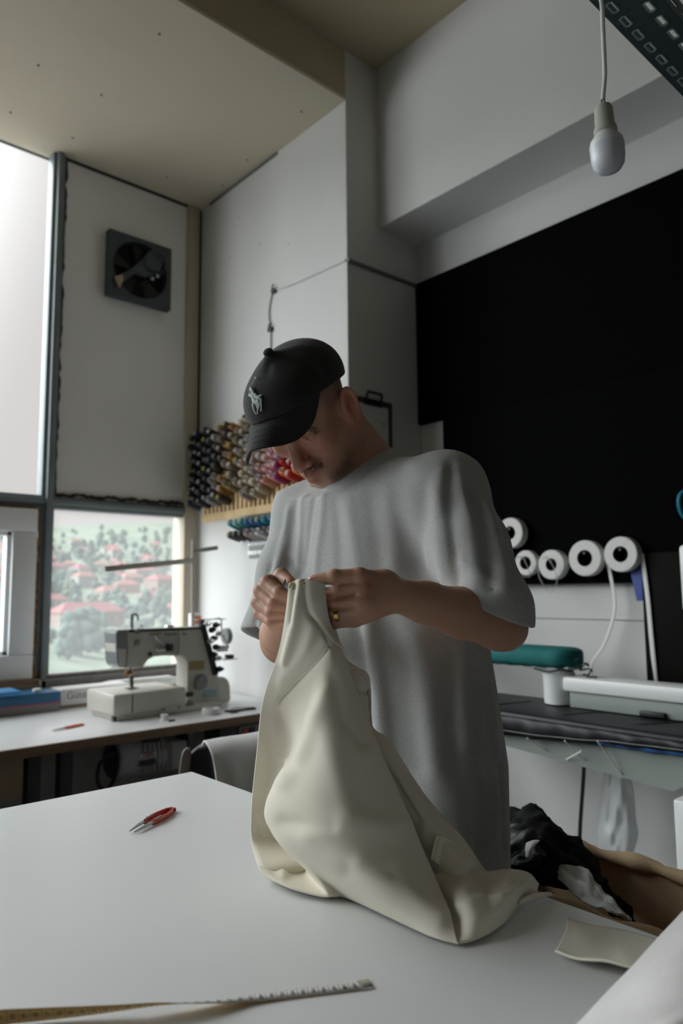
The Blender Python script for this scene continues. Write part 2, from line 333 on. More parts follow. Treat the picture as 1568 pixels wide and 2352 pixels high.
def put_house(xp, yp, w, d, h, ri, wi, rot=None):
    """the house whose foot is seen at (xp, yp) through the window: walk along the line of sight to the hillside"""
    az = px_az(xp); best = None
    for r in np.arange(70, 1500, 3.0):
        zz = hill_z(r, az); dirv = ray(xp, yp); s = r / math.hypot(dirv.x, dirv.y); zl = CAM_H + dirv.z * s
        if zl <= zz: best = r; break
    if best is None or not free(best * math.cos(az), best * math.sin(az), 0.5 * math.hypot(w, d) + 0.6): return
    t, rn, wn = house(az, best, w, d, h, ri, wi, yp > 1372, rot); HS.append((t, rn, wn, xp, yp))
big = [(200, 1432, 30, 12, 5, 2, 1, .15), (300, 1448, 17, 12, 6, 0, 1, .3), (395, 1420, 11, 9, 5, 0, 0, .1), (250, 1375, 20, 12, 5, 1, 0, .3), (290, 1362, 18, 12, 6, 0, 1, -.2), (120, 1395, 18, 10, 5, 2, 2, .1), (370, 1352, 26, 14, 7, 2, 1, .4), (190, 1350, 16, 12, 9, 1, 2, .2), (150, 1350, 17, 13, 6, 0, 1, .3), (225, 1345, 14, 11, 6, 1, 1, .3), (265, 1325, 18, 12, 7, 0, 0, .5), (320, 1325, 22, 14, 7, 1, 0, .2), (10, 1405, 22, 14, 8, 2, 1, .2), (8, 1330, 24, 14, 8, 0, 1, .1), (345, 1385, 15, 10, 5, 0, 1, .2)]
for b in big: put_house(*b)
for k in range(58):
    xp = hrng.choice([hrng.uniform(100, 430), hrng.uniform(100, 430), hrng.uniform(-60, 40)]); yp = hrng.uniform(1255, 1345)
    put_house(xp, yp, hrng.uniform(12, 20), hrng.uniform(10, 14), hrng.choice([5, 6, 8]), hrng.randrange(3), hrng.randrange(3))
HS.sort(key=lambda h: h[3])
for k, (t, rn, wn, xp, yp) in enumerate(HS):
    band = 'low on the hillside near the trees' if yp > 1380 else ('halfway up the hillside' if yp > 1300 else 'high on the hillside')
    t['label'] = '%s house with %s roof %s' % (wn, rn, band)
    t['group'] = '%s houses with %s roofs %s' % (wn, rn, band)
def blob_tree_mesh(seed):
    rr = random.Random(seed); bm = bmesh.new()
    for k in range(26):
        a = rr.uniform(0, 6.28); q = rr.uniform(0, .5); h = rr.uniform(.3, 1.35); q *= 1.25 - abs(h - .7) * .8
        M = Matrix.Translation((q * math.cos(a), q * math.sin(a), h)) @ Matrix.Scale(rr.uniform(.16, .34), 4)
        g = bmesh.ops.create_icosphere(bm, subdivisions=2, radius=1, matrix=M)
        for v in g['verts']: v.co += Vector((rr.uniform(-1, 1), rr.uniform(-1, 1), rr.uniform(-1, 1))) * 0.05
    me = bpy.data.meshes.new('tree_crown'); bm.to_mesh(me); bm.free(); me.shade_smooth(); return me
crowns = []
for i in range(6):
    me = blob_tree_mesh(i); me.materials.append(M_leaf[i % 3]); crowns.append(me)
trunk = MB().cyl((0, 0, -.5), (0, 0, .6), .07, .05, 6); tme = bpy.data.meshes.new('trunk'); tme.from_pydata(trunk.v, [], trunk.f); tme.materials.append(mat('hazy_bark', srgb(140, 130, 118), .9))
def tree(xp, yp, size, ci):
    az = px_az(xp)
    for r in np.arange(60, 1700, 3.0):
        zz = hill_z(r, az); dirv = ray(xp, yp); s = r / math.hypot(dirv.x, dirv.y)
        if CAM_H + dirv.z * s <= zz: break
    else: return
    if not free(r * math.cos(az), r * math.sin(az), size * 1.02): return
    kind = ['dark green', 'grey green', 'light green'][ci % 3]
    where = 'at the foot of the hillside' if yp > 1440 else ('among the hillside houses' if yp > 1290 else 'high on the far hillside')
    t = thing('tree', '%s tree %s' % (kind, where), 'tree', (r * math.cos(az), r * math.sin(az), hill_z(r, az)), '%s trees %s' % (kind, where))
    c = bpy.data.objects.new('crown', crowns[ci]); COL.objects.link(c); c.parent = t
    k = bpy.data.objects.new('trunk', tme); COL.objects.link(k); k.parent = t
    t.scale = (size, size, size * hrng.uniform(.9, 1.3)); t.rotation_euler.z = hrng.uniform(0, 6)
for xp, yp, sz in ((190, 1508, 9.0), (225, 1500, 5), (160, 1515, 5), (330, 1405, 7), (350, 1410, 6), (280, 1415, 5), (130, 1500, 4), (265, 1525, 3.5), (250, 1340, 9), (215, 1325, 12), (300, 1290, 14), (140, 1310, 10)): tree(xp, yp, sz, hrng.randrange(2))
for k in range(620):
    xp = hrng.choice([hrng.uniform(95, 435), hrng.uniform(95, 435), hrng.uniform(-70, 50)]); yp = hrng.triangular(1200, 1530, 1300)
    tree(xp, yp, hrng.uniform(3.5, 7) * (1.25 if yp < 1300 else 1) * (.6 if yp > 1440 else 1), hrng.randrange(6))

# woodland on either side of the town, one mass nobody could count
mass = MB(); tmpl = [(np.array([v.co[:] for v in m_.vertices]), [tuple(p.vertices) for p in m_.polygons]) for m_ in crowns[:2]]
small = []
for V_, F_q in tmpl: small.append((V_[::1], F_q))
bmx = bmesh.new(); bmesh.ops.create_icosphere(bmx, subdivisions=2, radius=1); iv = np.array([v.co[:] for v in bmx.verts]); ifc = [tuple(v.index for v in f.verts) for f in bmx.faces]; bmx.free()
for k in range(520):
    az = hrng.choice([hrng.uniform(.62, 1.02), hrng.uniform(1.36, 2.4)]); r = hrng.uniform(110, 1400) if k % 3 else hrng.uniform(300, 1400); sz = hrng.uniform(4, 8) * (1.3 if r > 500 else .7)
    if px_az(440) < az < px_az(-75): continue
    c = np.array([r * math.cos(az), r * math.sin(az), hill_z(r, az) + sz * .5])
    mass.add(iv * (sz * (1 + .25 * np.sin(iv @ np.array([5., 7, 3]) + k)))[:, None] + c, ifc)
tag(mass.build('woodland', M_leaf[1], ang=3), 'hazy woodland on the hillside beyond the town', 'woodland', kind='stuff')
# ---------------------------------------------------------------- materials for the workshop
M_lam = mat('white_satin_laminate', (0.76, 0.775, 0.785), 0.38, spec=0.4)
M_edge = mat('grey_table_edge', srgb(150, 152, 150), .5)
M_bench = mat('grey_white_bench_laminate', (0.70, 0.71, 0.72), 0.28)
M_brown = mat('brown_wood_edge', srgb(140, 112, 84), 0.55, color2=srgb(112, 88, 64), vscale=9, stretch=(0.3, 3, 6))
M_iron = mat('dark_grey_steel', srgb(42, 46, 48), 0.5, var=.2)
M_beige = mat('machine_cream_enamel', srgb(196, 193, 184), 0.35, var=.03)
M_mgrey = mat('machine_grey_enamel', srgb(128, 132, 134), 0.4)
M_mdark = mat('machine_dark_metal', srgb(50, 53, 55), 0.4, metal=.5)
M_chrome = mat('polished_chrome', (0.62, 0.62, 0.62), 0.2, metal=1.0)
M_blackp = mat('black_plastic', (0.012, 0.012, 0.013), 0.45)
M_wht = mat('white_plastic', (0.74, 0.74, 0.73), 0.4)
M_gold = mat('gold_plate_label', srgb(150, 132, 84), .5)
M_motor = mat('motor_grey_paint', srgb(196, 198, 198), .45, var=.1)
M_card = mat('brown_cardboard', srgb(148, 128, 106), .85, var=.1, vscale=5)
M_whitecard = mat('white_card', (0.72, 0.72, 0.71), .6)
M_blue = mat('blue_print_card', srgb(14, 88, 128), .4, var=.1)
M_blue2 = mat('light_blue_print_card', srgb(60, 132, 186), .4)
M_redp = mat('orange_red_plastic', srgb(232, 112, 62), .4)
M_wood = mat('pale_pine_wood', srgb(214, 186, 142), .65, color2=srgb(190, 160, 116), vscale=10, stretch=(1, 1, .2))
M_ink = mat('dark_print_ink', srgb(60, 60, 64), .7)
M_tape = mat('white_tape_roll', (0.72, 0.71, 0.69), .7, var=.04, vscale=50)
M_tan = mat('tan_cotton_lining', srgb(184, 158, 126), .9, var=.1, vscale=12, bump=.2, bscale=200)
M_teal = mat('teal_cotton_cover', srgb(20, 112, 112), .8, var=.2, vscale=14, bump=.15, bscale=40)
M_navy = mat('black_padded_cover', srgb(24, 27, 31), .5, var=.3, spec=.45, vscale=5, stretch=(.4, 3, 1))
M_bluec = mat('blue_cotton_cover', srgb(48, 104, 164), .8, var=.25, vscale=20)
M_trough = mat('grey_green_sheet_metal', srgb(138, 146, 140), .5, var=.06)
M_ivory = mat('white_enamel', (0.70, 0.71, 0.71), .35)
def txt(name, body, size, o, xdir, ydir, m, parent=None, ext=0.0006, align='CENTER'):
    c = bpy.data.curves.new(name, 'FONT'); c.body = body; c.size = size; c.extrude = ext; c.align_x = align; c.align_y = 'CENTER'; c.materials.append(m)
    ob = bpy.data.objects.new(name, c); COL.objects.link(ob)
    x = Vector(xdir).normalized(); y = Vector(ydir); y = (y - x * y.dot(x)).normalized(); z = x.cross(y); o = Vector(o)
    ob.matrix_basis = Matrix(((x.x, y.x, z.x, o.x), (x.y, y.y, z.y, o.y), (x.z, y.z, z.z, o.z), (0, 0, 0, 1)))
    me = bpy.data.meshes.new_from_object(ob); M_ = ob.matrix_basis.copy(); bpy.data.objects.remove(ob); me.transform(M_)
    return link(name, me, parent)
TZ, TXE, TYE = 0.92, 0.815, 1.402        # cutting table: height, right edge, far edge
# ---------------------------------------------------------------- cutting table
t = thing('cutting_table', 'large white laminate cutting table filling the foreground', 'table', (0, 0, 0))
MB().box((-0.75, -0.75, TZ - 0.026), (TXE, TYE, TZ), 0.0025).build('tabletop', M_lam, t)
for x in (-0.65, 0.70):
    for y in (-0.65, 1.28): MB().box((x - .03, y - .03, 0), (x + .03, y + .03, TZ - .026), .004).build('leg', M_iron, t)
MB().box((-0.63, 1.26, TZ - .10), (0.69, 1.30, TZ - .026), .003).box((-0.63, -0.67, TZ - .10), (0.69, -0.63, TZ - .026), .003).box((0.68, -.63, TZ - .10), (0.72, 1.28, TZ - .026), .003).box((-.67, -.63, TZ - .10), (-.63, 1.28, TZ - .026), .003).build('apron', M_iron, t)
# ---------------------------------------------------------------- sewing bench
BZ, BY = 0.76, 2.705
t = thing('sewing_bench', 'long sewing bench with grey-white top and brown edge below the windows', 'bench', (0.6, 3.2, 0))
MB().box((-1.6, BY + 0.004, BZ - 0.036), (XB - 0.012, YA - 0.105, BZ), 0.002).build('benchtop', M_bench, t)
MB().box((-1.6, BY - 0.004, BZ - 0.037), (XB - 0.012, BY + 0.0035, BZ - 0.0015), 0.002).build('edge_strip', M_brown, t)
for x in (0.98, 1.10, 2.1, -1.4):
    MB().box((x - .025, BY + .12, 0.0), (x + .025, BY + .17, BZ - .037), .003).build('leg', M_iron, t)
MB().box((0.5, BY + .6, .08), (2.1, BY + .63, .13), .003).build('crossbar', M_iron, t)
d = thing('wooden_drawer', 'brown wooden drawer hanging under the left end of the sewing bench', 'drawer', (.7, 2.9, .6))
MB().box((0.45, BY + 0.02, 0.585), (0.905, BY + 0.035, BZ - 0.038), .002).build('front_panel', M_card, d)
MB().box((0.45, BY + 0.036, 0.60), (0.90, BY + 0.38, BZ - 0.042), .002).build('drawer_body', M_brown, d)
tag(MB().box((1.02, BY + 0.75, 0.02), (2.0, BY + 0.755, .72)).build('back_screen', mat('grey_rough_board', srgb(190, 187, 181), .9, var=.2, bump=.4)), 'rough grey board standing under the sewing bench behind the motor', 'board')
# ---------------------------------------------------------------- coverstitch machine on the bench
def mc(zx, zy, Y): return py(180 + zx / 3.5636, 1380 + zy / 3.5636, Y)
m = thing('sewing_machine', 'cream industrial flatbed sewing machine with grey head on the bench', 'sewing machine', (1.6, 3.08, BZ))
Y0 = 2.955
def P(zx, zy, Y=Y0): q = mc(zx, zy, Y); return Vector((q.x, Y, max(q.z, BZ + .002)))
x0, x1 = P(282, 1000).x, P(885, 930).x; zt = P(300, 768).z
MB().box((x0, Y0, BZ + 0.022), (x1, Y0 + 0.285, zt), 0.012).build('bed', M_beige, m)
MB().box((x0 + 0.02, Y0 + 0.01, BZ + 0.0005), (P(1180, 900).x, Y0 + 0.27, BZ + 0.024), 0.004).build('base_pan', M_beige, m)
for xx in (x0 + .03, x0 + .3): MB().box((xx - .02, Y0 + .012, BZ), (xx + .02, Y0 + .04, BZ + .02), .002).build('rubber_foot', M_blackp, m)
MB().box((P(443, 800).x - .0016, Y0 - .0015, BZ + 0.03), (P(443, 800).x + .0016, Y0 + 0.002, zt - .01)).build('bed_seam', M_dark, m)
MB().box((P(680, 870).x, Y0 - .003, P(700, 912).z), (P(835, 870).x, Y0 + .002, P(700, 868).z), .001).build('cover_plate', M_beige, m)
for q in ((697, 888), (820, 872)): MB().cyl(P(*q) + Vector((0, -.006, 0)), P(*q), .0045, seg=12).build('screw', M_mdark, m)
YAh = Y0 + 0.085; TH = 0.115
out = [(308, 262), (322, 240), (400, 234), (1000, 212), (1016, 250), (1035, 330), (1085, 500), (1142, 600), (1180, 700), (1180, 895), (895, 935), (895, 700), (897, 510), (880, 470), (850, 452), (700, 449), (620, 458), (575, 482), (545, 520), (528, 548), (330, 545), (316, 500), (306, 380)]
MB().prism([P(a, b, YAh) for a, b in out], (0, TH, 0)).build('arm', M_beige, m, ang=.5, bevel=.006)
MB().prism([P(a, b, YAh - .004) for a, b in ((306, 262), (322, 240), (405, 236), (410, 400), (400, 550), (335, 545), (316, 500))], (0, TH + .008, 0)).build('face_plate', M_mgrey, m, bevel=.004)
MB().prism([P(a, b, YAh - .006) for a, b in ((322, 392), (392, 392), (386, 540), (338, 540))], (0, .008, 0)).build('face_door', M_beige, m, bevel=.002)
MB().prism([P(a, b, YAh - .003) for a, b in ((412, 236), (1000, 213), (1004, 234), (412, 258))], (0, TH + .006, 0)).build('top_cover', M_mdark, m, bevel=.002)
MB().lathe([(0.0, .010), (.02, .009), (.024, 0)], P(745, 213, YAh + .06), (0, 0, 1), 20).build('oil_cap', M_chrome, m)
for a, b in (((585, 262), (676, 262)), ((835, 262), (885, 262))):
    MB().box(P(a[0], a[1] + 18, YAh) + Vector((0, -.003, 0)), P(b[0], b[1], YAh) + Vector((0, .002, 0))).build('gold_stripe', M_gold, m)
txt('maker_lettering', 'Yamato', .021, P(752, 272, YAh) + Vector((0, -.002, 0)), (1, 0, 0), (0, 0, 1), mat('dark_grey_ink', srgb(70, 76, 84), .5), m)
MB().prism([P(a, b, YAh - .002) for a, b in ((906, 496), (1028, 488), (1028, 562), (906, 570))], (0, .003, 0)).build('gold_label', M_gold, m, smooth=False)
MB().prism([P(a, b, YAh - .002) for a, b in ((1018, 735), (1135, 722), (1135, 782), (1018, 796))], (0, .003, 0)).build('blue_white_label', mat('label_blue_white', srgb(176, 190, 194), .5, color2=srgb(110, 150, 160), vscale=120), m, smooth=False)
# needle bar, presser foot, take up wires
nb = MB().cyl(P(425, 520, YAh + .05), P(425, 570, YAh + .05), .011, seg=16).cyl(P(425, 570, YAh + .05), P(425, 700, YAh + .05), .006, seg=12)
nb.build('needle_bar', M_chrome, m)
MB().box(P(395, 605, YAh + .03), P(425, 565, YAh + .055), .002).build('needle_clamp', mat('copper_clamp', srgb(150, 100, 56), .4, metal=.6), m)
MB().box(P(408, 720, YAh + .02), P(465, 702, YAh + .065), .003).bar(P(440, 712, YAh + .045), P(440, 615, YAh + .045), .010, .008).build('presser_foot', M_mdark, m)
MB().cyl(P(437, 230, YAh + .03), P(437, 112, YAh + .03), .009, seg=14).build('top_post', M_chrome, m)
MB().tube([P(437, 115, YAh + .03), P(470, 108, YAh + .03), P(486, 120, YAh + .02), P(487, 160, YAh + .02)], .004).build('thread_hook', M_mdark, m)
MB().tube([P(505, 235, YAh), P(500, 200, YAh), P(520, 196, YAh), P(526, 235, YAh)], .003).build('thread_guide', M_chrome, m)
for q in ((480, 245), (480, 340)): MB().box(P(q[0] - 20, q[1] + 26, YAh) + Vector((0, -.012, 0)), P(q[0] + 16, q[1] - 18, YAh) + Vector((0, .004, 0)), .002).build('guide_block', M_mgrey, m)
MB().cyl(P(583, 435, YAh) + Vector((0, -.008, 0)), P(583, 435, YAh), .008, seg=16).build('stud', M_blackp, m)
for pts in ([(618, 285), (640, 320), (668, 345), (700, 365)], [(620, 395), (650, 408), (700, 398), (760, 405)], [(822, 245), (826, 300), (818, 370), (806, 440)]):
    MB().tube(spline([P(a, b, YAh) + Vector((0, -.012, 0)) for a, b in pts], 14), .0042, 8).build('thread_lever', M_chrome, m)
MB().box(P(705, 415, YAh) + Vector((0, -.02, 0)), P(765, 350, YAh), .004).build('lever_block', M_mdark, m)
# thread tension bank on the slanted right shoulder
MB().prism([P(a, b, YAh - .01) for a, b in ((1000, 160), (1030, 150), (1150, 600), (1110, 612))], (0, .03, 0)).build('tension_plate', M_mdark, m, bevel=.002)
for k, (a, b) in enumerate(((1040, 190), (1078, 240), (1092, 310), (1065, 330), (1110, 380), (1090, 440), (1125, 470), (1140, 560), (1110, 200), (1135, 270))):
    o = P(a, b, YAh - .012)
    t_ = MB().lathe([(.003, 0), (.014, .002), (.014, .005), (.006, .007), (.006, .012), (.0145, .014), (.0145, .017), (.007, .019), (.008, .032), (.006, .036), (0, .036)], o, (0.25, -1, 0.1), 16); t_.build('tension_disc', [M_chrome, M_mdark, M_blackp][k % 3], m)
MB().tube(spline([P(1110, 150, YAh), P(1165, 150, YAh), P(1175, 250, YAh), P(1230, 385, YAh)], 16), .004, 8).build('thread_arm', M_chrome, m)
MB().box(P(985, 160, YAh), P(1165, 143, YAh + .05), .001).build('guide_shelf', M_mgrey, m)
MB().lathe([(0, 0), (.035, 0), (.04, .004), (.04, .022), (.03, .026), (0, .026)], P(1195, 290, YAh + .06), (1, 0, 0), 28).build('hand_wheel', M_mgrey, m)
MB().box(P(1142, 420, YAh + .02), P(1200, 360, YAh + .05), .003).build('stop_block', M_ivory, m)
MB().cyl(P(1205, 455, YAh + .02), P(1265, 455, YAh + .02), .010, seg=14).build('black_knob', M_blackp, m)
MB().prism([P(1190, 488, YAh), P(1310, 478, YAh), P(1310, 472, YAh), P(1190, 476, YAh)], (0, .05, 0)).build('side_tray', M_ivory, m)
q = [(945, 712), (950, 660), (970, 615), (1000, 597), (1030, 610), (1042, 650), (1034, 700), (1010, 722), (970, 722)]
MB().prism([P(a, b, YAh) + Vector((0, -.022, 0)) for a, b in q], (0, .024, 0)).build('lift_lever', M_mgrey, m, bevel=.004)
q = [(1150, 625), (1190, 622), (1225, 640), (1245, 690), (1250, 800), (1240, 900), (1160, 905)]
MB().prism([P(a, b, YAh + .02) for a, b in q], (0, .10, 0)).build('belt_guard', M_beige, m, bevel=.008)
MB().lathe([(.018, 0), (.022, .006), (.015, .01), (0, .01)], P(905, 850, Y0 + .04), (0, -1, 0), 20).build('side_cap', M_mgrey, m)
MB().box(P(880, 790, Y0 + .03), P(930, 740, Y0 + .05), .006).build('side_recess', M_mdark, m)
# thread stand behind
M_stand = mat('pale_grey_stand_paint', srgb(176, 172, 162), .45)
s = thing('thread_stand', 'thin grey pole with two arms standing behind the sewing machine', 'thread stand', (2.0, 3.3, BZ))
sp = py(444, 1432, 3.33)
MB().cyl((sp.x, 3.33, BZ), (sp.x - .008, 3.33, py(438, 1240, 3.33).z), .0085, seg=14).lathe([(.03, 0), (.03, .006), (.012, .012), (0, .012)], (sp.x, 3.33, BZ), (0, 0, 1), 18).build('pole', M_stand, s)
MB().bar(py(240, 1307, 3.20), (sp.x - .003, 3.33, py(437, 1287, 3.33).z), .014, .026, bev=.002).build('arm', M_stand, s)
MB().bar((sp.x - .003, 3.33, py(440, 1266, 3.33).z), py(500, 1258, 3.28), .014, .022, bev=.002).build('arm', M_stand, s)
for k in range(4):
    a = py(240, 1307, 3.20).lerp(Vector((sp.x - .003, 3.33, py(437, 1287, 3.33).z)), .15 + .25 * k); MB().tube([a, a + Vector((0, -.01, .012)), a + Vector((.01, -.01, .018)), a + Vector((.012, -.004, .008))], .0025, 6).build('thread_eye', M_chrome, s)
# tape rolls, little scissors, snips on the bench
def ring_roll(name, o, axis, ro, ri, w, m_, label, cat, group=None, parent=None):
    ob = MB().lathe([(ri, 0), (ro - .002, 0), (ro, .002), (ro, w - .002), (ro - .002, w), (ri, w)], o, axis, 36, close=True).build(name, m_, parent)
    return tag(ob, label, cat, group) if parent is None else ob
q = pz(484, 1640, BZ); ring_roll('tape_roll', (q.x, q.y, BZ + .0005), (0, 0, 1), .04, .028, .026, M_tape, 'white tape roll lying flat beside the sewing machine', 'tape')
q = pz(372, 1652, BZ); tag(MB().lathe([(.004, 0), (.017, 0), (.017, .004), (.012, .006), (.012, .016), (.017, .018), (.017, .022), (.004, .022)], (q.x, q.y - .02, BZ + .0005), (0, 0, 1), 24).build('thread_bobbin', M_wht), 'small white bobbin on the bench in front of the machine base', 'bobbin')
q = pz(393, 1657, BZ); tag(MB().box((q.x - .012, q.y - .006, BZ), (q.x + .016, q.y + .006, BZ + .006), .002).build('metal_clip', M_mdark), 'tiny dark metal clip beside the white bobbin on the bench', 'clip')
q = pz(553, 1633, BZ)
sc = thing('scissors', 'small dark scissors lying at the right end of the sewing bench', 'scissors', (q.x, q.y, BZ))
for s_ in (-1, 1):
    c = q + Vector((-.05, s_ * .02, .004)); MB().tube([c + Vector((.02 * math.cos(a), .013 * math.sin(a), 0)) for a in np.linspace(0, 6.28, 17)[:-1]], .003, 6, closed=True).build('handle', M_blackp, sc)
    MB().bar(q + Vector((-.033, s_ * .012, .004)), q + Vector((.075, -s_ * .012, .0045)), .003, .010).build('blade', M_mdark, sc)
tag(MB().tube(spline([q + Vector((-.02, .05, .003)), q + Vector((.02, .08, .003)), q + Vector((.05, .06, .003)), q + Vector((.09, .02, .003))], 20), .0016, 6).build('loose_wire', M_blackp), 'thin dark loose wire lying behind the small scissors', 'wire')
def snips(o, ang, L, cols, label, parent_fix=None, lift=.004):
    """spring thread snips: U handle of two bars and two pointed blades"""
    R = Matrix.Translation(o) @ Matrix.Rotation(ang, 4, 'Z'); r = thing('thread_snips', label, 'snips', o)
    for s_ in (-1, 1):
        pts = [Vector((0, 0, lift)), Vector((.004, s_ * .006, lift)), Vector((.03 * L / .11, s_ * .0105, lift)), Vector((.052 * L / .11, s_ * .0105, lift)), Vector((.066 * L / .11, s_ * .007, lift))]
        mb = MB(); sm = spline(pts, 18)
        for a, b in zip(sm[:-1], sm[1:]): mb.bar(R @ Vector(a), R @ (Vector(b) + (Vector(b) - Vector(a)) * .15), .0035, .0075, up=(0, 0, 1))
        h = mb.build('handle', cols[0], r)
        for k in range(3): c = R @ Vector(((.046 + k * .006) * L / .11, s_ * .0085, lift + .004)); MB().lathe([(.0022, 0), (.0018, .0014), (0, .0018)], c, (0, 0, 1), 8).build('rivet', M_chrome, h)
        bl = [Vector((.062 * L / .11, s_ * .0115, lift)), Vector((.078 * L / .11, s_ * .0105, lift)), Vector((.112 * L / .11, s_ * .0045, lift - .001)), Vector((.075 * L / .11, s_ * .0035, lift)), Vector((.062 * L / .11, s_ * .004, lift))]
        MB().prism([R @ v for v in bl], (0, 0, .0018)).build('blade', M_blade, r, smooth=False)
    MB().tube([R @ Vector((-.001 - .006 * math.sin(a), .0055 * math.cos(a), lift)) for a in np.linspace(0, math.pi, 9)], .0035, 8).build('spring_bend', cols[0], r)
    return r
M_blade = mat('ground_steel_blade', (0.36, 0.37, 0.37), .32, metal=.9)
M_snipred = mat('red_lacquered_steel', srgb(176, 62, 46), .35, coat=.4)
a = pz(392, 1866, TZ); b = pz(302, 1916, TZ); L = (b - a).xy.length
snips(Vector((a.x, a.y, TZ)), math.atan2(b.y - a.y, b.x - a.x), L * .98, (M_snipred,), 'red-handled thread snips with steel blades lying on the white cutting table')
a = pz(188, 1666, BZ); b = pz(122, 1680, BZ)
snips(Vector((a.x, a.y, BZ)), math.atan2(b.y - a.y, b.x - a.x), (b - a).xy.length, (M_redp,), 'orange thread snips lying on the bench left of the sewing machine')
q = py(452, 1428, 3.45); pk = thing('thread_packet', 'small white and orange packet standing behind the sewing machine', 'packet', (q.x, 3.45, BZ))
MB().box((q.x - .03, 3.45, BZ), (q.x + .025, 3.49, q.z + .045), .003).build('packet_body', M_whitecard, pk)
MB().box((q.x - .012, 3.4485, q.z - .012), (q.x + .027, 3.4512, q.z + .030), .001).build('orange_print', M_redp, pk)
# boxes along the back of the bench
bx = thing('blue_box', 'long blue and grey thread box with a pink stripe on the bench', 'box', (1.17, 3.5, BZ))
xa, xb = pz(0, 1642, BZ).x - .25, 1.295; yb = 3.43
MB().box((xa, yb, BZ), (xb, yb + .16, BZ + .040), .002).build('lower_tray', mat('grey_card', srgb(128, 122, 122), .6), bx)
MB().box((xa - .001, yb - .001, BZ + .036), (xb + .001, yb + .161, BZ + .041)).build('pink_stripe', mat('pink_print', srgb(176, 80, 110), .6), bx)
MB().box((xa - .002, yb - .002, BZ + .041), (xb + .002, yb + .162, BZ + .088), .003).build('lid', M_blue, bx)
b2 = thing('flat_box', 'lighter blue flat box lying on top of the long blue box', 'box', (1.0, 3.5, BZ + .088))
MB().box((.82, yb - .015, BZ + .0885), (1.115, yb + .14, BZ + .108), .002).build('box_face', M_blue2, b2)
tag(MB().lathe([(.006, 0), (.018, 0), (.02, .004), (.018, .014), (.006, .016)], (1.205, yb + .05, BZ + .0885), (0, 0, 1), 18).build('thread_bobbin', M_wht), 'small white bobbin on top of the long blue box', 'bobbin')
cb = thing('cardboard_box', 'open brown cardboard box behind the blue box under the window', 'box', (1.1, 3.63, BZ))
for lo, hi in (((.85, 3.598, BZ), (1.27, 3.603, .865)), ((.85, 3.638, BZ), (1.27, 3.643, .89)), ((1.265, 3.603, BZ), (1.27, 3.638, .88)), ((.85, 3.603, BZ), (.855, 3.638, .88))): MB().box(lo, hi).build('side_panel', M_card, cb)
gc = thing('thread_carton', 'white carton with grey brand lettering beside the blue box', 'box', (1.44, 3.5, BZ))
MB().box((1.312, 3.47, BZ), (1.66, 3.60, BZ + .014), .001).build('carton_base', M_card, gc)
MB().box((1.312, 3.47, BZ + .014), (1.66, 3.60, BZ + .088), .003).build('carton', M_whitecard, gc)
txt('lettering', 'Gütermann', .048, (1.45, 3.4685, BZ + .056), (1, 0, 0), (0, 0, 1), mat('grey_print', srgb(120, 120, 124), .6), gc, .0003)
# white tray of papers between machine and window
pt = thing('paper_stack', 'white paper sheets lying on the window ledge behind the machine', 'paper', (1.8, 3.68, .82))
for k in range(4): MB().box((1.58 + .02 * k, 3.645 + .003 * k, ZS - .0499 + .003 * k), (2.02 - .01 * k, 3.70, ZS - .0472 + .003 * k)).build('sheet', M_whitecard, pt)
# motor and switch box under the bench
mo = thing('bench_motor', 'grey electric motor hanging under the sewing bench', 'motor', (1.5, 3.0, .5))
mz = mc(420, 1290, 3.02).z; xa, xb = mc(285, 1290, 3.02).x, mc(680, 1290, 3.02).x
MB().lathe([(0, 0), (.055, 0), (.075, .012), (.083, .03), (.083, .10), (.08, .105), (.078, xb - xa), (.06, xb - xa + .012), (0, xb - xa + .012)], (xa, 3.04, mz), (1, 0, 0), 36).build('housing', M_motor, mo)
MB().lathe([(.03, 0), (.07, .004), (.076, .012), (.03, .016)], (xa - .012, 3.04, mz), (1, 0, 0), 24).build('fan_guard', M_mdark, mo)
MB().box((xa + .12, 2.99, mz + .06), (xb - .02, 3.09, BZ - .037), .004).build('mount', M_mdark, mo)
for k in range(7): MB().box((xa + .112 + k * .022, 2.958, mz - .06), (xa + .116 + k * .022, 2.972, mz + .06)).build('cooling_fin', M_motor, mo)
MB().box(mc(500, 1285, 2.95), mc(635, 1232, 2.953)).build('white_label', M_whitecard, mo)
txt('red_lettering', 'TIBR', .026, mc(568, 1260, 2.9485), (1, 0, 0), (0, 0, 1), mat('red_print', srgb(190, 50, 44), .5), mo)
MB().box(mc(500, 1360, 2.95), mc(635, 1288, 2.953)).build('black_label', M_blackp, mo)
MB().tube(spline([(xa, 2.98, mz + .02), (xa - .04, 2.96, mz + .045), (xa - .085, 2.96, mz + .01), (xa - .09, 2.96, mz - .06), (xa - .05, 2.97, mz - .10), (xa, 3.0, mz - .07)], 30), .008, 10).build('power_cable', M_blackp, mo)
MB().box((xb + .012, 2.97, mz - .07), (xb + .10, 3.1, mz + .05), .006).build('clutch_box', M_motor, mo)
MB().lathe([(0, 0), (.05, 0), (.05, .02), (.03, .03), (0, .03)], (xb + .10, 3.04, mz + .03), (1, 0, 0), 24).build('pulley', M_mdark, mo)
MB().cyl(mc(704, 1200, 2.95), mc(704, 1200, 2.97), .008, seg=14).build('pink_lamp', mat('pink_indicator', srgb(226, 160, 160), .4), mo)
sb = thing('switch_box', 'dark switch box with red and black buttons under the bench', 'switch', (2.0, 2.78, .68))
a, b = py(505, 1672, 2.73), py(600, 1703, 2.73)
MB().box((a.x, 2.73, .655), (min(b.x + .05, XB - .02), 2.86, BZ - .038), .004).build('casing', M_iron, sb)
a = py(548, 1668, 2.728); b = py(592, 1690, 2.728)
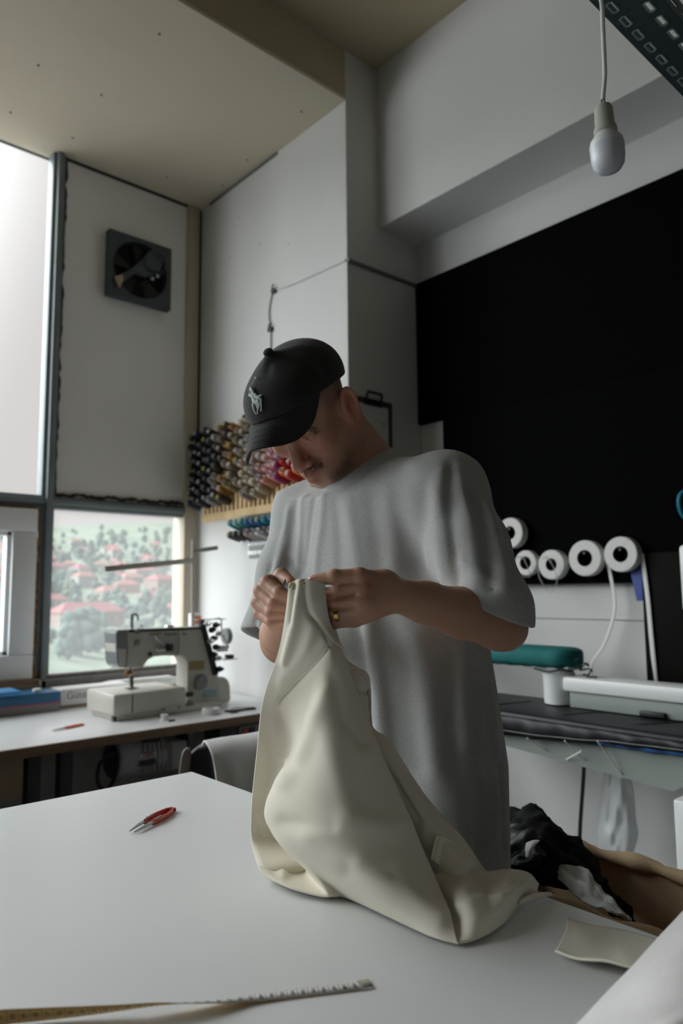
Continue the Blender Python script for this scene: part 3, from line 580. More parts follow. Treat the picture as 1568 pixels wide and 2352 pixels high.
MB().box((a.x, 2.722, .668), (b.x, 2.731, .712), .002).build('button_plate', M_mgrey, sb)
w = (b.x - a.x)
MB().box((a.x + w * .15, 2.717, .677), (a.x + w * .42, 2.724, .703), .002).build('red_button', mat('red_button', srgb(176, 66, 44), .4), sb)
MB().box((a.x + w * .45, 2.717, .677), (a.x + w * .8, 2.724, .703), .002).build('black_button', M_blackp, sb)
for i, (xs, ln) in enumerate((((1.93, .2), 'a'), ((1.99, .25), 'b'))):
    q = Vector((xs[0], 2.9, .72)); MB().tube(spline([q, q + Vector((-.03, 0, -.05)), q + Vector((-.07, -.01, -.10)), q + Vector((-.06, 0, -.2))], 16), .008, 8).build('control_cable', M_blackp, sb)
# chair with a cloth over its back, in front of the bench
ch = thing('workshop_chair', 'dark leather chair with wooden side, tucked at the sewing bench', 'chair', (1.55, 2.15, 0))
def cd(x, y, D): return dep(x, y, D)
front = [(478, 1708), (470, 1712), (452, 1716), (438, 1728), (428, 1745), (416, 1790), (412, 1830), (500, 1830), (494, 1790), (488, 1750)]
MB().prism([cd(a, b, 2.16) for a, b in front], _F * .05).build('backrest', mat('black_brown_leather', srgb(30, 26, 24), .5, var=.3), ch, bevel=.012)
MB().prism([cd(a, b, 2.12) for a, b in ((409, 1775), (414, 1738), (420, 1722), (430, 1722), (434, 1738), (430, 1790), (420, 1830), (402, 1830))], _F * .04).build('wooden_side', mat('greyed_walnut', srgb(112, 98, 88), .55, var=.2), ch, bevel=.006)
sx = cd(500, 1800, 2.2); MB().box((sx.x - .2, sx.y - .22, .42), (sx.x + .25, sx.y + .2, .50), .03).build('seat', mat('black_brown_leather_seat', srgb(34, 30, 28), .5), ch)
for dx in (-.17, .22):
    for dy in (-.19, .17): MB().cyl((sx.x + dx, sx.y + dy, 0), (sx.x + dx, sx.y + dy, .43), .016, seg=12).build('leg', M_iron, ch)
MB().bar((sx.x - .12, sx.y + .1, .48), cd(455, 1800, 2.19), .03, .02).build('back_post', M_iron, ch)
rows = [[cd(463, 1713, 2.13), cd(505, 1702, 2.14), cd(560, 1694, 2.16), cd(620, 1684, 2.18)], [cd(470, 1704, 2.09), cd(510, 1697, 2.10), cd(560, 1690, 2.11), cd(620, 1679, 2.12)], [cd(486, 1735, 2.05), cd(515, 1730, 2.06), cd(560, 1725, 2.07), cd(620, 1715, 2.08)], [cd(497, 1795, 2.04), cd(520, 1795, 2.06), cd(560, 1795, 2.06), cd(620, 1790, 2.08)], [cd(500, 1880, 2.05), cd(522, 1880, 2.05), cd(560, 1880, 2.07), cd(620, 1880, 2.08)]]
V, Fc, G = patch(rows, 26, 30)
tag(MB().add(V, Fc).build('chair_cover', mat('grey_white_cotton', (0.62, 0.62, 0.61), .9, var=.06, vscale=8, bump=.1, bscale=300), ang=3, solid=.006), 'grey-white cloth draped over the back of the chair', 'cloth')
# ---------------------------------------------------------------- things on the walls
fan = thing('exhaust_fan', 'square dark grey exhaust fan on the wall panel by the window', 'fan', (1.8, YA, 3.15))
Yf = YA - .05
fx0, fx1 = py(250, 600, Yf).x, py(393, 640, Yf).x; fz0, fz1 = py(320, 693, Yf).z, py(320, 547, Yf).z
cx, cz = (fx0 + fx1) / 2, (fz0 + fz1) / 2; hw = (fx1 - fx0) / 2; R_ = hw * .86
ring = MB(); n = 48
sq = []
for k in range(n):
    a = 2 * math.pi * k / n; c_, s_ = math.cos(a), math.sin(a); mxx = max(abs(c_), abs(s_)); sq.append((cx + hw * c_ / mxx, cz + hw * s_ / mxx * ((fz1 - fz0) / 2 / hw)))
V = []; 
for dy in (0, .05): V += [(x, Yf + dy, z) for x, z in sq]
V += [(cx + R_ * math.cos(2 * math.pi * k / n), Yf, cz + R_ * math.sin(2 * math.pi * k / n)) for k in range(n)]
V += [(cx + R_ * math.cos(2 * math.pi * k / n), Yf + .06, cz + R_ * math.sin(2 * math.pi * k / n)) for k in range(n)]
F_ = []
for k in range(n):
    j = (k + 1) % n; F_ += [(k, j, n + j, n + k), (k, 2 * n + k, 2 * n + j, j), (2 * n + k, 3 * n + k, 3 * n + j, 2 * n + j)]
M_fan = mat('dusty_slate_metal', srgb(62, 72, 76), .55, var=.25, vscale=14)
MB().add(V, F_).build('frame', M_fan, fan, ang=.5)
MB().cyl((cx, YA + .0115, cz), (cx, YA + .005, cz), R_, seg=40).build('dark_opening', mat('brown_black_duct', srgb(20, 16, 14), .9), fan)
for k in range(5):
    a = k * 1.2566 + .3; c = Vector((cx, YA - .012, cz)); u = Vector((math.cos(a), 0, math.sin(a))); v = Vector((-u.z, 0, u.x))
    MB().prism([c + u * .05 + v * .02 + Vector((0, -.01, 0)), c + u * R_ * .95 + v * .05 + Vector((0, -.012, 0)), c + u * R_ * .95 - v * .04 + Vector((0, .008, 0)), c + u * .05 - v * .02 + Vector((0, .006, 0))], (0, .002, 0)).build('fan_blade', mat('fan_blade_metal', srgb(36, 34, 32), .6) if k == 0 else bpy.data.materials['fan_blade_metal'], fan)
def fp(zx, zy, Y): return py(220 + zx / 7.127, 500 + zy / 7.127, Y)
Yb = Yf - .03
arm = [(335, 955), (560, 850), (720, 720), (860, 570), (960, 480), (1040, 520), (1080, 640), (1090, 760), (1060, 880), (960, 940), (820, 960), (660, 900), (520, 1000), (440, 1040), (410, 1130)]
MB().prism([fp(a, b, Yb) for a, b in arm], (0, .028, 0)).build('motor_bracket', M_fan, fan, bevel=.004)
MB().lathe([(0, 0), (.045, 0), (.05, .01), (.05, .05), (0, .05)], fp(950, 740, Yb - .02), (0, 1, 0), 28).build('motor', M_fan, fan)
MB().prism([fp(a, b, Yb - .003) for a, b in ((330, 955), (440, 935), (450, 1010), (405, 1130))], (0, .02, 0)).build('bracket_end', mat('rusted_pale_metal', srgb(176, 160, 136), .7, var=.2, vscale=20), fan)
for q in ((930, 1000), (1010, 955)): MB().cyl(fp(*q, Yb - .02), fp(*q, Yb), .010, seg=12).build('bolt', M_chrome, fan)
MB().tube(spline([fp(1000, 600, Yb - .02), fp(1090, 640, Yb - .03), (fp(1130, 760, Yb - .03)), fp(1090, 900, Yb - .02), fp(1020, 950, Yb - .02)], 18), .006, 8).build('cable', M_blackp, fan)
# cable clipped along the pillar
cbl = thing('wall_cable', 'thin white cable clipped along the white pillar above the man', 'cable', (XB, 2.7, 2.8))
xw = XB - .006
MB().tube(spline([px(621, 830, xw), px(621, 795, xw), px(621, 757, xw), px(617, 720, xw), px(622, 685, xw), px(630, 667, xw), px(668, 654, xw), px(730, 626, xw), px(793, 597, xw)], 50), .005, 8).build('cable_run', mat('white_cable_sheath', (0.60, 0.60, 0.58), .5), cbl)
MB().tube([px(797, 597, XB - .004) + Vector((0, -.004, 0)), Vector((XR - .006, YP - .006, 2.862))], .0085, 8).build('grey_conduit', mat('grey_conduit', srgb(110, 114, 114), .5), cbl)
for q in ((629, 668), (621, 757)):
    c = px(*q, XB - .008); MB().box(c + Vector((-.01, -.016, -.012)), c + Vector((.008, .016, .012)), .003).tube([c + Vector((-.004, .008, .008)), c + Vector((-.012, 0, .022)), c + Vector((-.008, -.012, .03))], .004, 6).build('clip', M_blackp, cbl)
# clipboard
cl = thing('clipboard', 'brown clipboard holding a white sheet on the shaded side of the pillar', 'clipboard', (2.4, YP, 2.1))
xa, xb = py(812, 960, YP).x, py(898, 960, YP).x; za, zt = 1.93, 2.205
MB().box((xa, YP - .008, za), (xb, YP - .003, zt), .003).build('board', mat('brown_hardboard', srgb(82, 72, 54), .7, var=.1), cl)
MB().box((xa + .028, YP - .0095, za + .01), (xb - .03, YP - .0083, zt - .03)).build('paper_sheet', M_whitecard, cl)
MB().tube(spline([(xb - .075, YP - .0102, 2.09), (xb - .065, YP - .0102, 2.10), (xb - .055, YP - .0102, 2.085), (xb - .048, YP - .0102, 2.10)], 12), .0012, 6).build('pen_mark', mat('blue_ink', srgb(60, 80, 130), .6), cl)
xm = (xa + xb) / 2 - .01
MB().box((xm - .06, YP - .016, zt - .035), (xm + .06, YP - .009, zt - .008), .004).tube([(xm - .05, YP - .018, zt - .01), (xm - .045, YP - .026, zt + .025), (xm + .045, YP - .026, zt + .025), (xm + .05, YP - .018, zt - .01)], .007, 8).build('clip', M_mdark, cl)
# tape rolls hanging on pegs in front of the black board
M_core = mat('dark_brown_tube', srgb(58, 44, 34), .9)
rolls = [(1170, 1224, 1.0, 34, 15, 'white tape roll hanging highest, just behind the raised sleeve'), (1206, 1293, 0, 28, 14.5, 'narrow white tape roll nearest the man, with its end curled'), (1265, 1297, 0, 33, 14, 'white tape roll with a loose loop of tape, second along the row'), (1342, 1282, 0, 40, 18.5, 'large white tape roll left of the biggest roll in the row'), (1424, 1273, 0, 39.5, 18, 'largest white tape roll at the right end of the row, tape hanging down')]
for k, (x, y, up, r0, r1, lb) in enumerate(rolls):
    w = [.042, .036, .042, .042, .042][k]
    c = px(x, y, XR - .05 - w - .004); dd = (c - EYE).dot(CF) / F_PX
    r = thing('tape_roll', lb, 'tape', c, 'tape rolls on the wall pegs')
    ro, ri = r0 * dd * 1.03, r1 * dd * 1.03
    MB().lathe([(ri, 0), (ro - .003, 0), (ro, .003), (ro, w - .003), (ro - .003, w), (ri, w)], c, (1, 0, 0), 44, close=True).build('wound_tape', M_tape, r)
    MB().lathe([(ri - .0018, .002), (ri - .0003, .002), (ri - .0003, w - .002), (ri - .0018, w - .002)], c, (1, 0, 0), 36, close=True).build('cardboard_core', M_core, r)
    MB().cyl(c + Vector((-.004, 0, ri - .012)), (XR - .046, c.y, c.z + ri - .012), .006, seg=10).build('peg', M_iron, r)
    def ribbon(pts, wd, nm, n=40, wdir=(1, 0, 0)):
        P_ = spline(pts, n); V = []; F2 = []
        for i, p in enumerate(P_): V += [Vector(p) - Vector(wdir) * wd / 2, Vector(p) + Vector(wdir) * wd / 2]
        F2 = [(2 * i, 2 * i + 1, 2 * i + 3, 2 * i + 2) for i in range(n - 1)]
        return MB().add(V, F2).build(nm, M_tape, r, ang=3, solid=.0008)
    if k == 4:
        e = c + Vector((.03, 0, 0)); ribbon([e + Vector((0, -ro - .001, 0)), e + Vector((.005, -ro - .012, -.15)), e + Vector((.005, -ro - .018, -.3)), e + Vector((.01, -ro - .024, -.5)), e + Vector((.02, -ro - .03, -.75))], .022, 'hanging_tape', wdir=(.35, .94, 0))
    if k == 3:
        e = c + Vector((.03, 0, 0)); ribbon([e + Vector((0, -ro - .001, 0)), e + Vector((0, -ro - .02, -.08)), e + Vector((0, -ro - .028, -.2)), e + Vector((0, -ro + .02, -.33)), e + Vector((-.02, -ro + .07, -.42)), e + Vector((-.02, -ro + .05, -.52))], .018, 'hanging_tape', wdir=(.3, .95, 0))
    if k in (1, 2):
        e = c + Vector((-.006, 0, 0)); ribbon([e + Vector((0, ro * .75, ro * .5)), e + Vector((-.012, ro * .2, ro * .55)), e + Vector((-.016, -ro * .25, ri * .2)), e + Vector((-.012, -ro * .45, -ro * .4)), e + Vector((-.006, -ro * .55, -ro * 1.05)), e + Vector((0, ro * .1, -ro * (1.9 if k == 2 else 1.1))), e + Vector((0, ro * .85, -ro * .9)), e + Vector((.004, ro * .98, -ro * .2))], .006, 'loose_tape', 60)
bf = thing('blue_folder', 'blue plastic folder hanging behind the largest tape roll', 'folder', (XR, 1.33, 1.35))
MB().prism([px(a, b, XR - .047) for a, b in ((1446, 1302), (1478, 1300), (1485, 1380), (1463, 1380))], (-.004, 0, 0)).build('folder_cover', mat('royal_blue_plastic', srgb(24, 62, 148), .45), bf, smooth=False)
# teal hose and white box at the right edge
tl = thing('hanging_loop', 'teal plastic loop hanging at the right edge above the ironing table', 'loop', (2.3, .9, 1.5))
MB().tube(spline([dep(1590, 1125, 2.5), dep(1566, 1132, 2.5), dep(1559, 1150, 2.5), dep(1563, 1175, 2.5), dep(1575, 1190, 2.5), dep(1600, 1200, 2.5)], 24), .008, 10).build('loop_tube', mat('teal_plastic', srgb(24, 120, 140), .4), tl)
MB().tube([dep(1600, 1200, 2.5), dep(1605, 1000, 2.5), dep(1605, 200, 2.5)], .003, 6).build('hanging_wire', M_iron, tl)
wb = thing('white_steamer', 'white steam iron holder at the right edge of the photo', 'holder', (2.3, .85, 1.2))
yw = px(1562, 1300, 2.40).y
MB().box((2.385, yw - .2, 1.22), (2.43, yw, 1.44), .015).build('holder_body', M_ivory, wb)
MB().cyl((2.408, yw - .1, .885), (2.408, yw - .1, 1.23), .012, seg=14).build('holder_post', M_ivory, wb)
# pendant bulb and slotted channel
q = dep(1396, 340, 1.36); qt = dep(1385, 236, 1.36); bz = q.z
pend = thing('pendant_bulb', 'unlit white bulb in a plastic socket hanging from a white cable', 'lamp', (q.x, q.y, bz))
ax = Vector((q.x, q.y, 0)); 
def up(zpix): return dep(1390, zpix, 1.36).z
zb0, zb1, zb2, zb3 = up(400), up(337), up(287), up(232)
tilt = Vector((-.02, .03, 1)).normalized()
MB().lathe([(0, 0), (.012, .001), (.022, .006), (.0285, .016), (.0308, .03), (.0312, zb1 - zb0)], (q.x, q.y, zb0), tilt, 36).build('diffuser', mat('frosted_bulb_plastic', (0.62, 0.65, 0.72), .3, sss=.2), pend)
MB().lathe([(.0308, zb1 - zb0), (.0315, zb1 - zb0 + .002), (.029, zb1 - zb0 + .012), (.021, zb1 - zb0 + .022), (.0175, zb1 - zb0 + .028), (.0172, zb1 - zb0 + .04)], (q.x, q.y, zb0), tilt, 32).build('bulb_neck', M_wht, pend)
zn = zb1 - zb0 + .026
MB().lathe([(.0195, zn), (.0215, zn + .002), (.0205, zn + .012), (.018, zn + .016), (.017, zn + .05), (.014, zn + .056), (0, zn + .056)], (q.x, q.y, zb0), tilt, 32).build('socket', mat('pale_grey_socket_plastic', srgb(178, 178, 170), .45), pend)
top = Vector((q.x, q.y, zb0)) + tilt * (zn + .056)
for s_, cc in ((-1, srgb(100, 66, 44)), (1, srgb(70, 130, 190))): MB().tube([top + Vector((0, s_ * .004, -.004)), top + Vector((0, s_ * .003, .012)), top + Vector((0, 0, .02))], .0016, 6).build('wire', mat('wire_%s' % ('brown' if s_ < 0 else 'blue'), cc, .5), pend)
CZ = 2.50
e0 = pz(1372, 0, CZ); 
MB().tube(spline([top + Vector((0, 0, .014)), top + Vector((.004, -.004, .06)), dep(1388, 150, 1.365), dep(1384, 60, 1.36), dep(1382, 10, 1.358), Vector((e0.x - .01, e0.y - .01, CZ - .006))], 40), .0042, 10).build('cable', mat('white_flex', (0.66, 0.66, 0.64), .45), pend)
# slotted steel channel running away overhead
M_slot = mat('slate_green_galvanised', srgb(66, 82, 86), .5, metal=.1, var=.3, vscale=30, bump=.1)
chn = thing('slotted_channel', 'dark slotted steel cable channel running overhead at the top right corner', 'channel', (1.2, .3, CZ))
yA = pz(1470, 120, CZ).y; W_ = .10; ye = yA - W_
def grid_plate(us, vs, skip, M):
    """plate through the lines us x vs, with the cells in skip left open"""
    mb = MB(); nu = len(us); mb.v = [tuple(M(u, v)) for v in vs for u in us]
    mb.f = [(j * nu + i, j * nu + i + 1, (j + 1) * nu + i + 1, (j + 1) * nu + i) for j in range(len(vs) - 1) for i in range(nu - 1) if (i, j) not in skip]; return mb
x_ = .25; us = [x_]; sk = set(); k = 0
while x_ < 2.30:
    us += [x_ + .012, x_ + .034]; sk |= {(2 * k + 1, 1), (2 * k + 1, 3)}; x_ += .056; us.append(x_); k += 1
# us holds start, slot start, slot end, next start ... so cells repeat every 3
sk = {(3 * i + 1, j) for i in range(k) for j in (1, 3)}
us2 = []; x_ = .25
for i in range(k): us2 += [x_, x_ + .013, x_ + .043]; x_ += .056
us2.append(x_)
vsb = [yA, yA - .016, yA - .029, yA - .068, yA - .080, ye]
grid_plate(us2, vsb, sk, lambda u, v: (u, v, CZ)).build('base_plate', M_slot, chn, smooth=False, solid=.002)
vsf = [CZ, CZ + .018, CZ + .026, CZ + .045]
grid_plate(us2, vsf, {(3 * i + 1, 1) for i in range(k)}, lambda u, v: (u, ye, v)).build('side_flange', M_slot, chn, smooth=False, solid=.002)
grid_plate(us2, vsf, {(3 * i + 1, 1) for i in range(k)}, lambda u, v: (u, yA, v)).build('side_flange', M_slot, chn, smooth=False, solid=.002)
rim = MB()
for i in range(k):
    for (va, vb) in ((yA - .016, yA - .029), (yA - .068, yA - .080)):
        xa, xb = us2[3 * i + 1], us2[3 * i + 2]
        rim.tube([(xa, va, CZ - .001), (xb, va, CZ - .001), (xb + .002, (va + vb) / 2, CZ - .001), (xb, vb, CZ - .001), (xa, vb, CZ - .001), (xa - .002, (va + vb) / 2, CZ - .001)], .0022, 6, closed=True)
part_label(rim.build('slot_rims', mat('worn_slot_rims', srgb(150, 164, 166), .45), chn), 'lighter worn rims around the slots')
# ---------------------------------------------------------------- ironing table
IZ = 0.892
it = thing('ironing_table', 'vacuum ironing table with black padded board along the right wall', 'ironing table', (2.2, 1.2, 0))
xf, xk = 2.055, 2.42
# padded board: rounded slab, slightly wavy skirt
def slab(x0, x1, y0, y1, z0, z1, r, name, m_, parent, wav=0.0):
    mb = MB(); mb.box((x0, y0, z0), (x1, y1, z1), r, seg=4)
    o = mb.build(name, m_, parent, ang=1.2); return o
slab(xf, xk, -.1, 2.05, IZ - .028, IZ, .013, 'padded_board', M_navy, it)
ys = np.linspace(-.1, 2.0, 150)
def skirt(y): return float(np.interp(y, [.5, .87, 1.46, 2.0], [.030, .034, .074, .080])) + .005 * abs(math.sin(y * 8.2 + .4))
V = []
for i, y in enumerate(ys):
    w = .0045 * math.sin(y * 40) + .003 * math.sin(y * 93 + 1); dsk = skirt(y) + .0015 * math.sin(y * 60)
    V += [(xf + .004, y, IZ - .010), (xf - .005 + w * .3, y, IZ - .022), (xf - .003 + w * .7, y, IZ - .022 - (dsk - .022) * .5), (xf + .002 + w, y, IZ - dsk), (xf + .02, y, IZ - dsk - .001)]
Fk = [(5 * i + k, 5 * i + k + 1, 5 * i + k + 6, 5 * i + k + 5) for i in range(len(ys) - 1) for k in range(4)]
MB().add(V, Fk).build('cover_skirt', M_navy, it, ang=3, solid=.003)
MB().tube([(xf - .0055 + .003 * math.sin(y * 40), y, IZ - skirt(y) * .82) for y in ys], .0005, 5).build('white_stitching', M_wht, it)
V = []; yb_ = ys[ys < 1.30]
for i, y in enumerate(yb_):
    dsk = skirt(y) + .014 * min(1, (1.30 - y) * 4) + .0015 * math.sin(y * 70); V += [(xf + .014, y, IZ - .025), (xf + .008 + .003 * math.sin(y * 80), y, IZ - dsk + .008), (xf + .022, y, IZ - dsk)]
Fk = [(3 * i + k, 3 * i + k + 1, 3 * i + k + 4, 3 * i + k + 3) for i in range(len(yb_) - 1) for k in range(2)]
MB().add(V, Fk).build('blue_undercover', M_bluec, it, ang=3, solid=.003)
for y0_, sl_ in ((1.35, .10), (1.12, .14), (1.62, .06)):
    MB().tube([(xf - .004, y0_, IZ - .05), (xf + .003, y0_ + .004, IZ - .006), (xf + .10, y0_ - sl_ * .4, IZ + .0006), (xf + .25, y0_ - sl_, IZ + .0006)], .0022, 6).build('cover_crease', M_navy, it)
a = px(1545, 1818, 2.09); 
poly = [(2.09, 2.02, IZ - .029), (2.09, 2.02, IZ - .085), (2.09, a.y, a.z), (2.09, a.y - .10, IZ - .10), (2.09, -.1, IZ - .10), (2.09, -.1, IZ - .029)]
MB().prism(poly, (.29, 0, 0)).build('metal_trough', M_trough, it, smooth=False)
pe = px(1547, 1900, 2.0).y
MB().box((2.0, -.1, 0.0), (2.5, pe, .735), .008).build('pedestal', M_ivory, it)
for q in ((1212, 1698, 1255, 1725), (1298, 1704, 1340, 1745), (1373, 1705, 1425, 1778), (1335, 1725, 1300, 1745)):
    p0 = px(q[0], q[1], 2.045); p1 = px(q[2], q[3], 2.086); MB().tube([p0 + Vector((-.004, 0, .004)), p0, p1], .0022, 6).build('tie_string', M_wht, it)
# sleeve board arm
sb_ = thing('sleeve_board', 'teal padded sleeve board on a white arm above the ironing table', 'sleeve board', (2.35, 1.6, IZ))
xs = 2.32
zt_, zb_ = px(1250, 1488, xs).z, px(1250, 1526, xs).z; yr = px(1335, 1500, xs).y
mb = MB(); prof = []
N_ = 40
rows = []
for i in range(N_ + 1):
    u = i / N_; y = yr + .045 + u * .75 if False else yr + u * .8
    e = min(1, ((u * .8) / .05) ** .5) if u < .0625 else 1
    hwid = .075 * e + .03 * u; th = (zt_ - zb_) / 2 * (0.6 + .4 * e) * 1.25
    ring_ = []
    for k in range(24):
        an = 2 * math.pi * k / 24; c_, s_ = math.cos(an), math.sin(an)
        ring_.append((xs + hwid * math.copysign(abs(c_) ** .6, c_), y, (zt_ + zb_) / 2 + th * math.copysign(abs(s_) ** .6, s_) + (.0025 * math.sin(y * 90 + k) if s_ < -.2 else 0)))
    rows.append(ring_)
V = [p for r_ in rows for p in r_]; Fk = [(i * 24 + k, i * 24 + (k + 1) % 24, (i + 1) * 24 + (k + 1) % 24, (i + 1) * 24 + k) for i in range(N_) for k in range(24)] + [tuple(range(24)), tuple(N_ * 24 + k for k in range(24))]
MB().add(V, Fk).build('padded_cover', M_teal, sb_, ang=1.5)
c = px(1283, 1566, xs); zl, zh = IZ + .0, zb_ - .008
MB().lathe([(.045, 0), (.052, .004), (.054, zh - IZ - .04), (.058, zh - IZ - .02), (.04, zh - IZ)], (xs, c.y, IZ + .001), (0, 0, 1), 32).build('support_column', M_ivory, sb_)
MB().box((xs - .05, c.y - .07, zb_ - .012), (xs + .05, c.y + .10, zb_ + .004), .006).build('board_plate', M_wht, sb_)
MB().tube(spline([(xs - .06, c.y + .06, zb_ - .01), (xs - .066, c.y, zb_ - .016), (xs - .06, c.y - .05, zb_ - .006), (xs - .04, c.y - .085, zb_ - .012)], 16), .004, 6).build('cord', M_mdark, sb_)
mb = MB(); cr = random.Random(3)
pts = [(xs - .03 + cr.uniform(-.012, .012), yr - .01 + .02 * math.sin(k * .7) - .0015 * k, zb_ + .03 - .0025 * k + cr.uniform(-.006, .006)) for k in range(30)]
mb.tube(spline(pts, 90), .0028, 6).build('drawstring', M_mdark, sb_)
MB().tube(spline([(xs - .03, yr - .03, zb_ - .02), (xs - .03, yr - .05, zb_ - .08), (xs - .03, yr - .06, IZ + .01)], 14), .006, 8).build('grey_tube', M_mgrey, sb_)
ya_ = px(1290, 1590, xs - .06).y
za_, zb2 = px(1420, 1566, xs - .06).z, px(1420, 1602, xs - .06).z
MB().box((xs - .06, -.1, zb2), (xs + .05, ya_, za_), .012).build('swing_arm', M_ivory, sb_)
MB().box((xs - .045, -.1, IZ + .003), (xs + .045, ya_ - .02, zb2 - .001), .003).build('arm_base', M_trough, sb_)
hk = px(1508, 1620, xs - .062); MB().box((xs - .06, hk.y - .02, IZ + .006), (xs - .044, hk.y + .06, IZ + .022), .002).build('black_latch', M_blackp, sb_)
# black cable and white drape behind it on the wall below
cbl2 = tag(MB().tube(spline([px(1341, 1735, 2.3), px(1340, 1780, 2.35), px(1332, 1900, 2.4), px(1330, 2000, 2.4), px(1330, 2200, 2.4)], 30), .007, 8).build('power_cable', M_blackp), 'dark grey power cable hanging below the ironing table into the bin', 'cable')
bg_ = thing('plastic_bag', 'white plastic bag hanging under the ironing table against the wall', 'bag', (2.5, 1.3, .5))
rows = []
brn = random.Random(9)
for j, (yy, sc_) in enumerate(((1722, .35), (1760, .5), (1820, .8), (1880, .9), (1920, 1.0), (1960, .8))):
    rows.append([px(1412 + (x - 1412) * sc_, yy + brn.uniform(-6, 6), 2.44 - .05 * math.sin(math.pi * k / 6) * sc_ + brn.uniform(-.012, .012)) for k, x in enumerate((1370, 1385, 1400, 1412, 1428, 1445, 1465))])
V, Fk, G = patch(rows, 40, 40); MB().add(V, Fk).build('bag_skin', mat('translucent_white_film', (.60, .62, .63), .4, sss=.1), bg_, ang=3, solid=.001)
# ---------------------------------------------------------------- cloth-lined bin
BZt = .74
bn = thing('laundry_bin', 'tan cloth-lined bin beside the cutting table, holding dark clothes', 'bin', (1.33, .8, 0))
bx0, bx1 = 1.185, 1.475; by0, by1 = .50, 1.10
def wavy_panel(p0, p1, ztop, zbot, nrm, seed, amp=.012):
    rr = random.Random(seed); p0, p1, nrm = Vector(p0), Vector(p1), Vector(nrm); ph = [rr.uniform(0, 6) for _ in range(4)]; V = []; nu, nv = 50, 26
    for j in range(nv):
        for i in range(nu):
            u = i / (nu - 1); v = j / (nv - 1); s = (p1 - p0).length * u
            w = amp * (math.sin(s * 55 + ph[0] + v * 2) * .4 + math.sin(s * 23 + ph[1] - v) * .7 + math.sin(s * 110 + ph[2]) * .15) * (.25 + v)
            p = p0.lerp(p1, u) + nrm * (w - .02 * v); V.append((p.x, p.y, ztop + (zbot - ztop) * v))
    return MB().add(V, [(j * nu + i, j * nu + i + 1, (j + 1) * nu + i + 1, (j + 1) * nu + i) for j in range(nv - 1) for i in range(nu - 1)])
for nm, a, b, n_, sd in (('rear_lining', (bx1, by0, 0), (bx1, by1, 0), (-1, 0, 0), 1), ('end_lining', (bx0, by0, 0), (bx1, by0, 0), (0, 1, 0), 2), ('front_lining', (bx0, by0, 0), (bx0, by1, 0), (1, 0, 0), 3), ('far_lining', (bx0, by1, 0), (bx1, by1, 0), (0, -1, 0), 4)):
    wavy_panel(a, b, BZt, .36, n_, sd).build(nm, M_tan, bn, ang=3, solid=.003)
    p0, p1 = Vector(a), Vector(b); rr = random.Random(sd + 20); pts = []; rad = []
    for i in range(40):
        u = i / 39; p = p0.lerp(p1, u); pts.append((p.x + rr.uniform(-.002, .002), p.y + rr.uniform(-.002, .002), BZt + .003 * math.sin(u * 19))); rad.append(.014 + .003 * math.sin(u * 30 + sd) + rr.uniform(-.0015, .0015))
    MB().tube(pts, rad, 12).build('rolled_rim', M_tan, bn, ang=3)
for x in (bx0, bx1):
    for y in (by0, by1): MB().cyl((x, y, .0), (x, y, BZt - .01), .011, seg=12).build('frame_post', M_iron, bn)
MB().box((bx0 + .005, by0 + .005, .30), (bx1 - .005, by1 - .005, .355), .01).build('bin_bottom', M_tan, bn)
def heap(rows, name, m_, label, cat, crumple, seed, freq=40, solid=.004):
    V, Fk, G = patch(rows, 70, 60); V = np.array(V); rr = np.random.default_rng(seed); D = np.zeros(len(V))
    for k in range(7):
        dv = rr.normal(size=3); dv /= np.linalg.norm(dv); s = V @ dv * freq * (0.5 + k * .35) + rr.uniform(0, 6) + 1.4 * np.sin(V @ rr.normal(size=3) * freq * .5)
        D += crumple * (1 - np.abs(np.sin(s)) * 1.6) / (1 + k * .6)
    nG = np.cross(np.gradient(G, axis=1), np.gradient(G, axis=0)).reshape(-1, 3); nG /= np.linalg.norm(nG, axis=1)[:, None] + 1e-9
    if nG[:, 2].mean() < 0: nG = -nG
    return tag(MB().add(V + nG * D[:, None], Fk).build(name, m_, ang=3, solid=solid), label, cat)
def hp(x, y, X): return px(x, y, X)
M_blk = mat('black_cotton', srgb(16, 17, 19), .85, var=.4, vscale=10, spec=.2)
M_char = mat('charcoal_nylon', srgb(34, 38, 41), .55, var=.4, vscale=14)
rows = [[hp(1120, 1880, 1.42), hp(1180, 1868, 1.43), hp(1225, 1862, 1.43), hp(1262, 1880, 1.43), hp(1300, 1905, 1.44), hp(1330, 1930, 1.44)],
        [hp(1120, 1920, 1.36), hp(1180, 1905, 1.34), hp(1230, 1898, 1.33), hp(1280, 1915, 1.35), hp(1315, 1945, 1.38), hp(1350, 1975, 1.41)],
        [hp(1120, 1970, 1.30), hp(1180, 1955, 1.27), hp(1230, 1950, 1.26), hp(1290, 1960, 1.30), hp(1340, 1990, 1.36), hp(1400, 2030, 1.41)],
        [hp(1130, 2010, 1.27), hp(1190, 2000, 1.23), hp(1240, 1995, 1.24), hp(1300, 2000, 1.30), hp(1380, 2040, 1.36), hp(1450, 2085, 1.40)],
        [hp(1140, 2050, 1.24), hp(1200, 2040, 1.22), hp(1250, 2035, 1.24), hp(1320, 2050, 1.28), hp(1390, 2090, 1.33), hp(1460, 2120, 1.38)]]
heap(rows, 'black_clothes', M_blk, 'crumpled black clothes heaped in the tan bin', 'clothes', .010, 5)
rows = [[hp(1150, 1895, 1.315), hp(1190, 1890, 1.30), hp(1225, 1910, 1.30), hp(1250, 1930, 1.315)], [hp(1150, 1940, 1.27), hp(1190, 1935, 1.25), hp(1225, 1945, 1.245), hp(1255, 1955, 1.27)], [hp(1150, 1985, 1.25), hp(1190, 1990, 1.215), hp(1225, 1990, 1.215), hp(1245, 1980, 1.23)]]
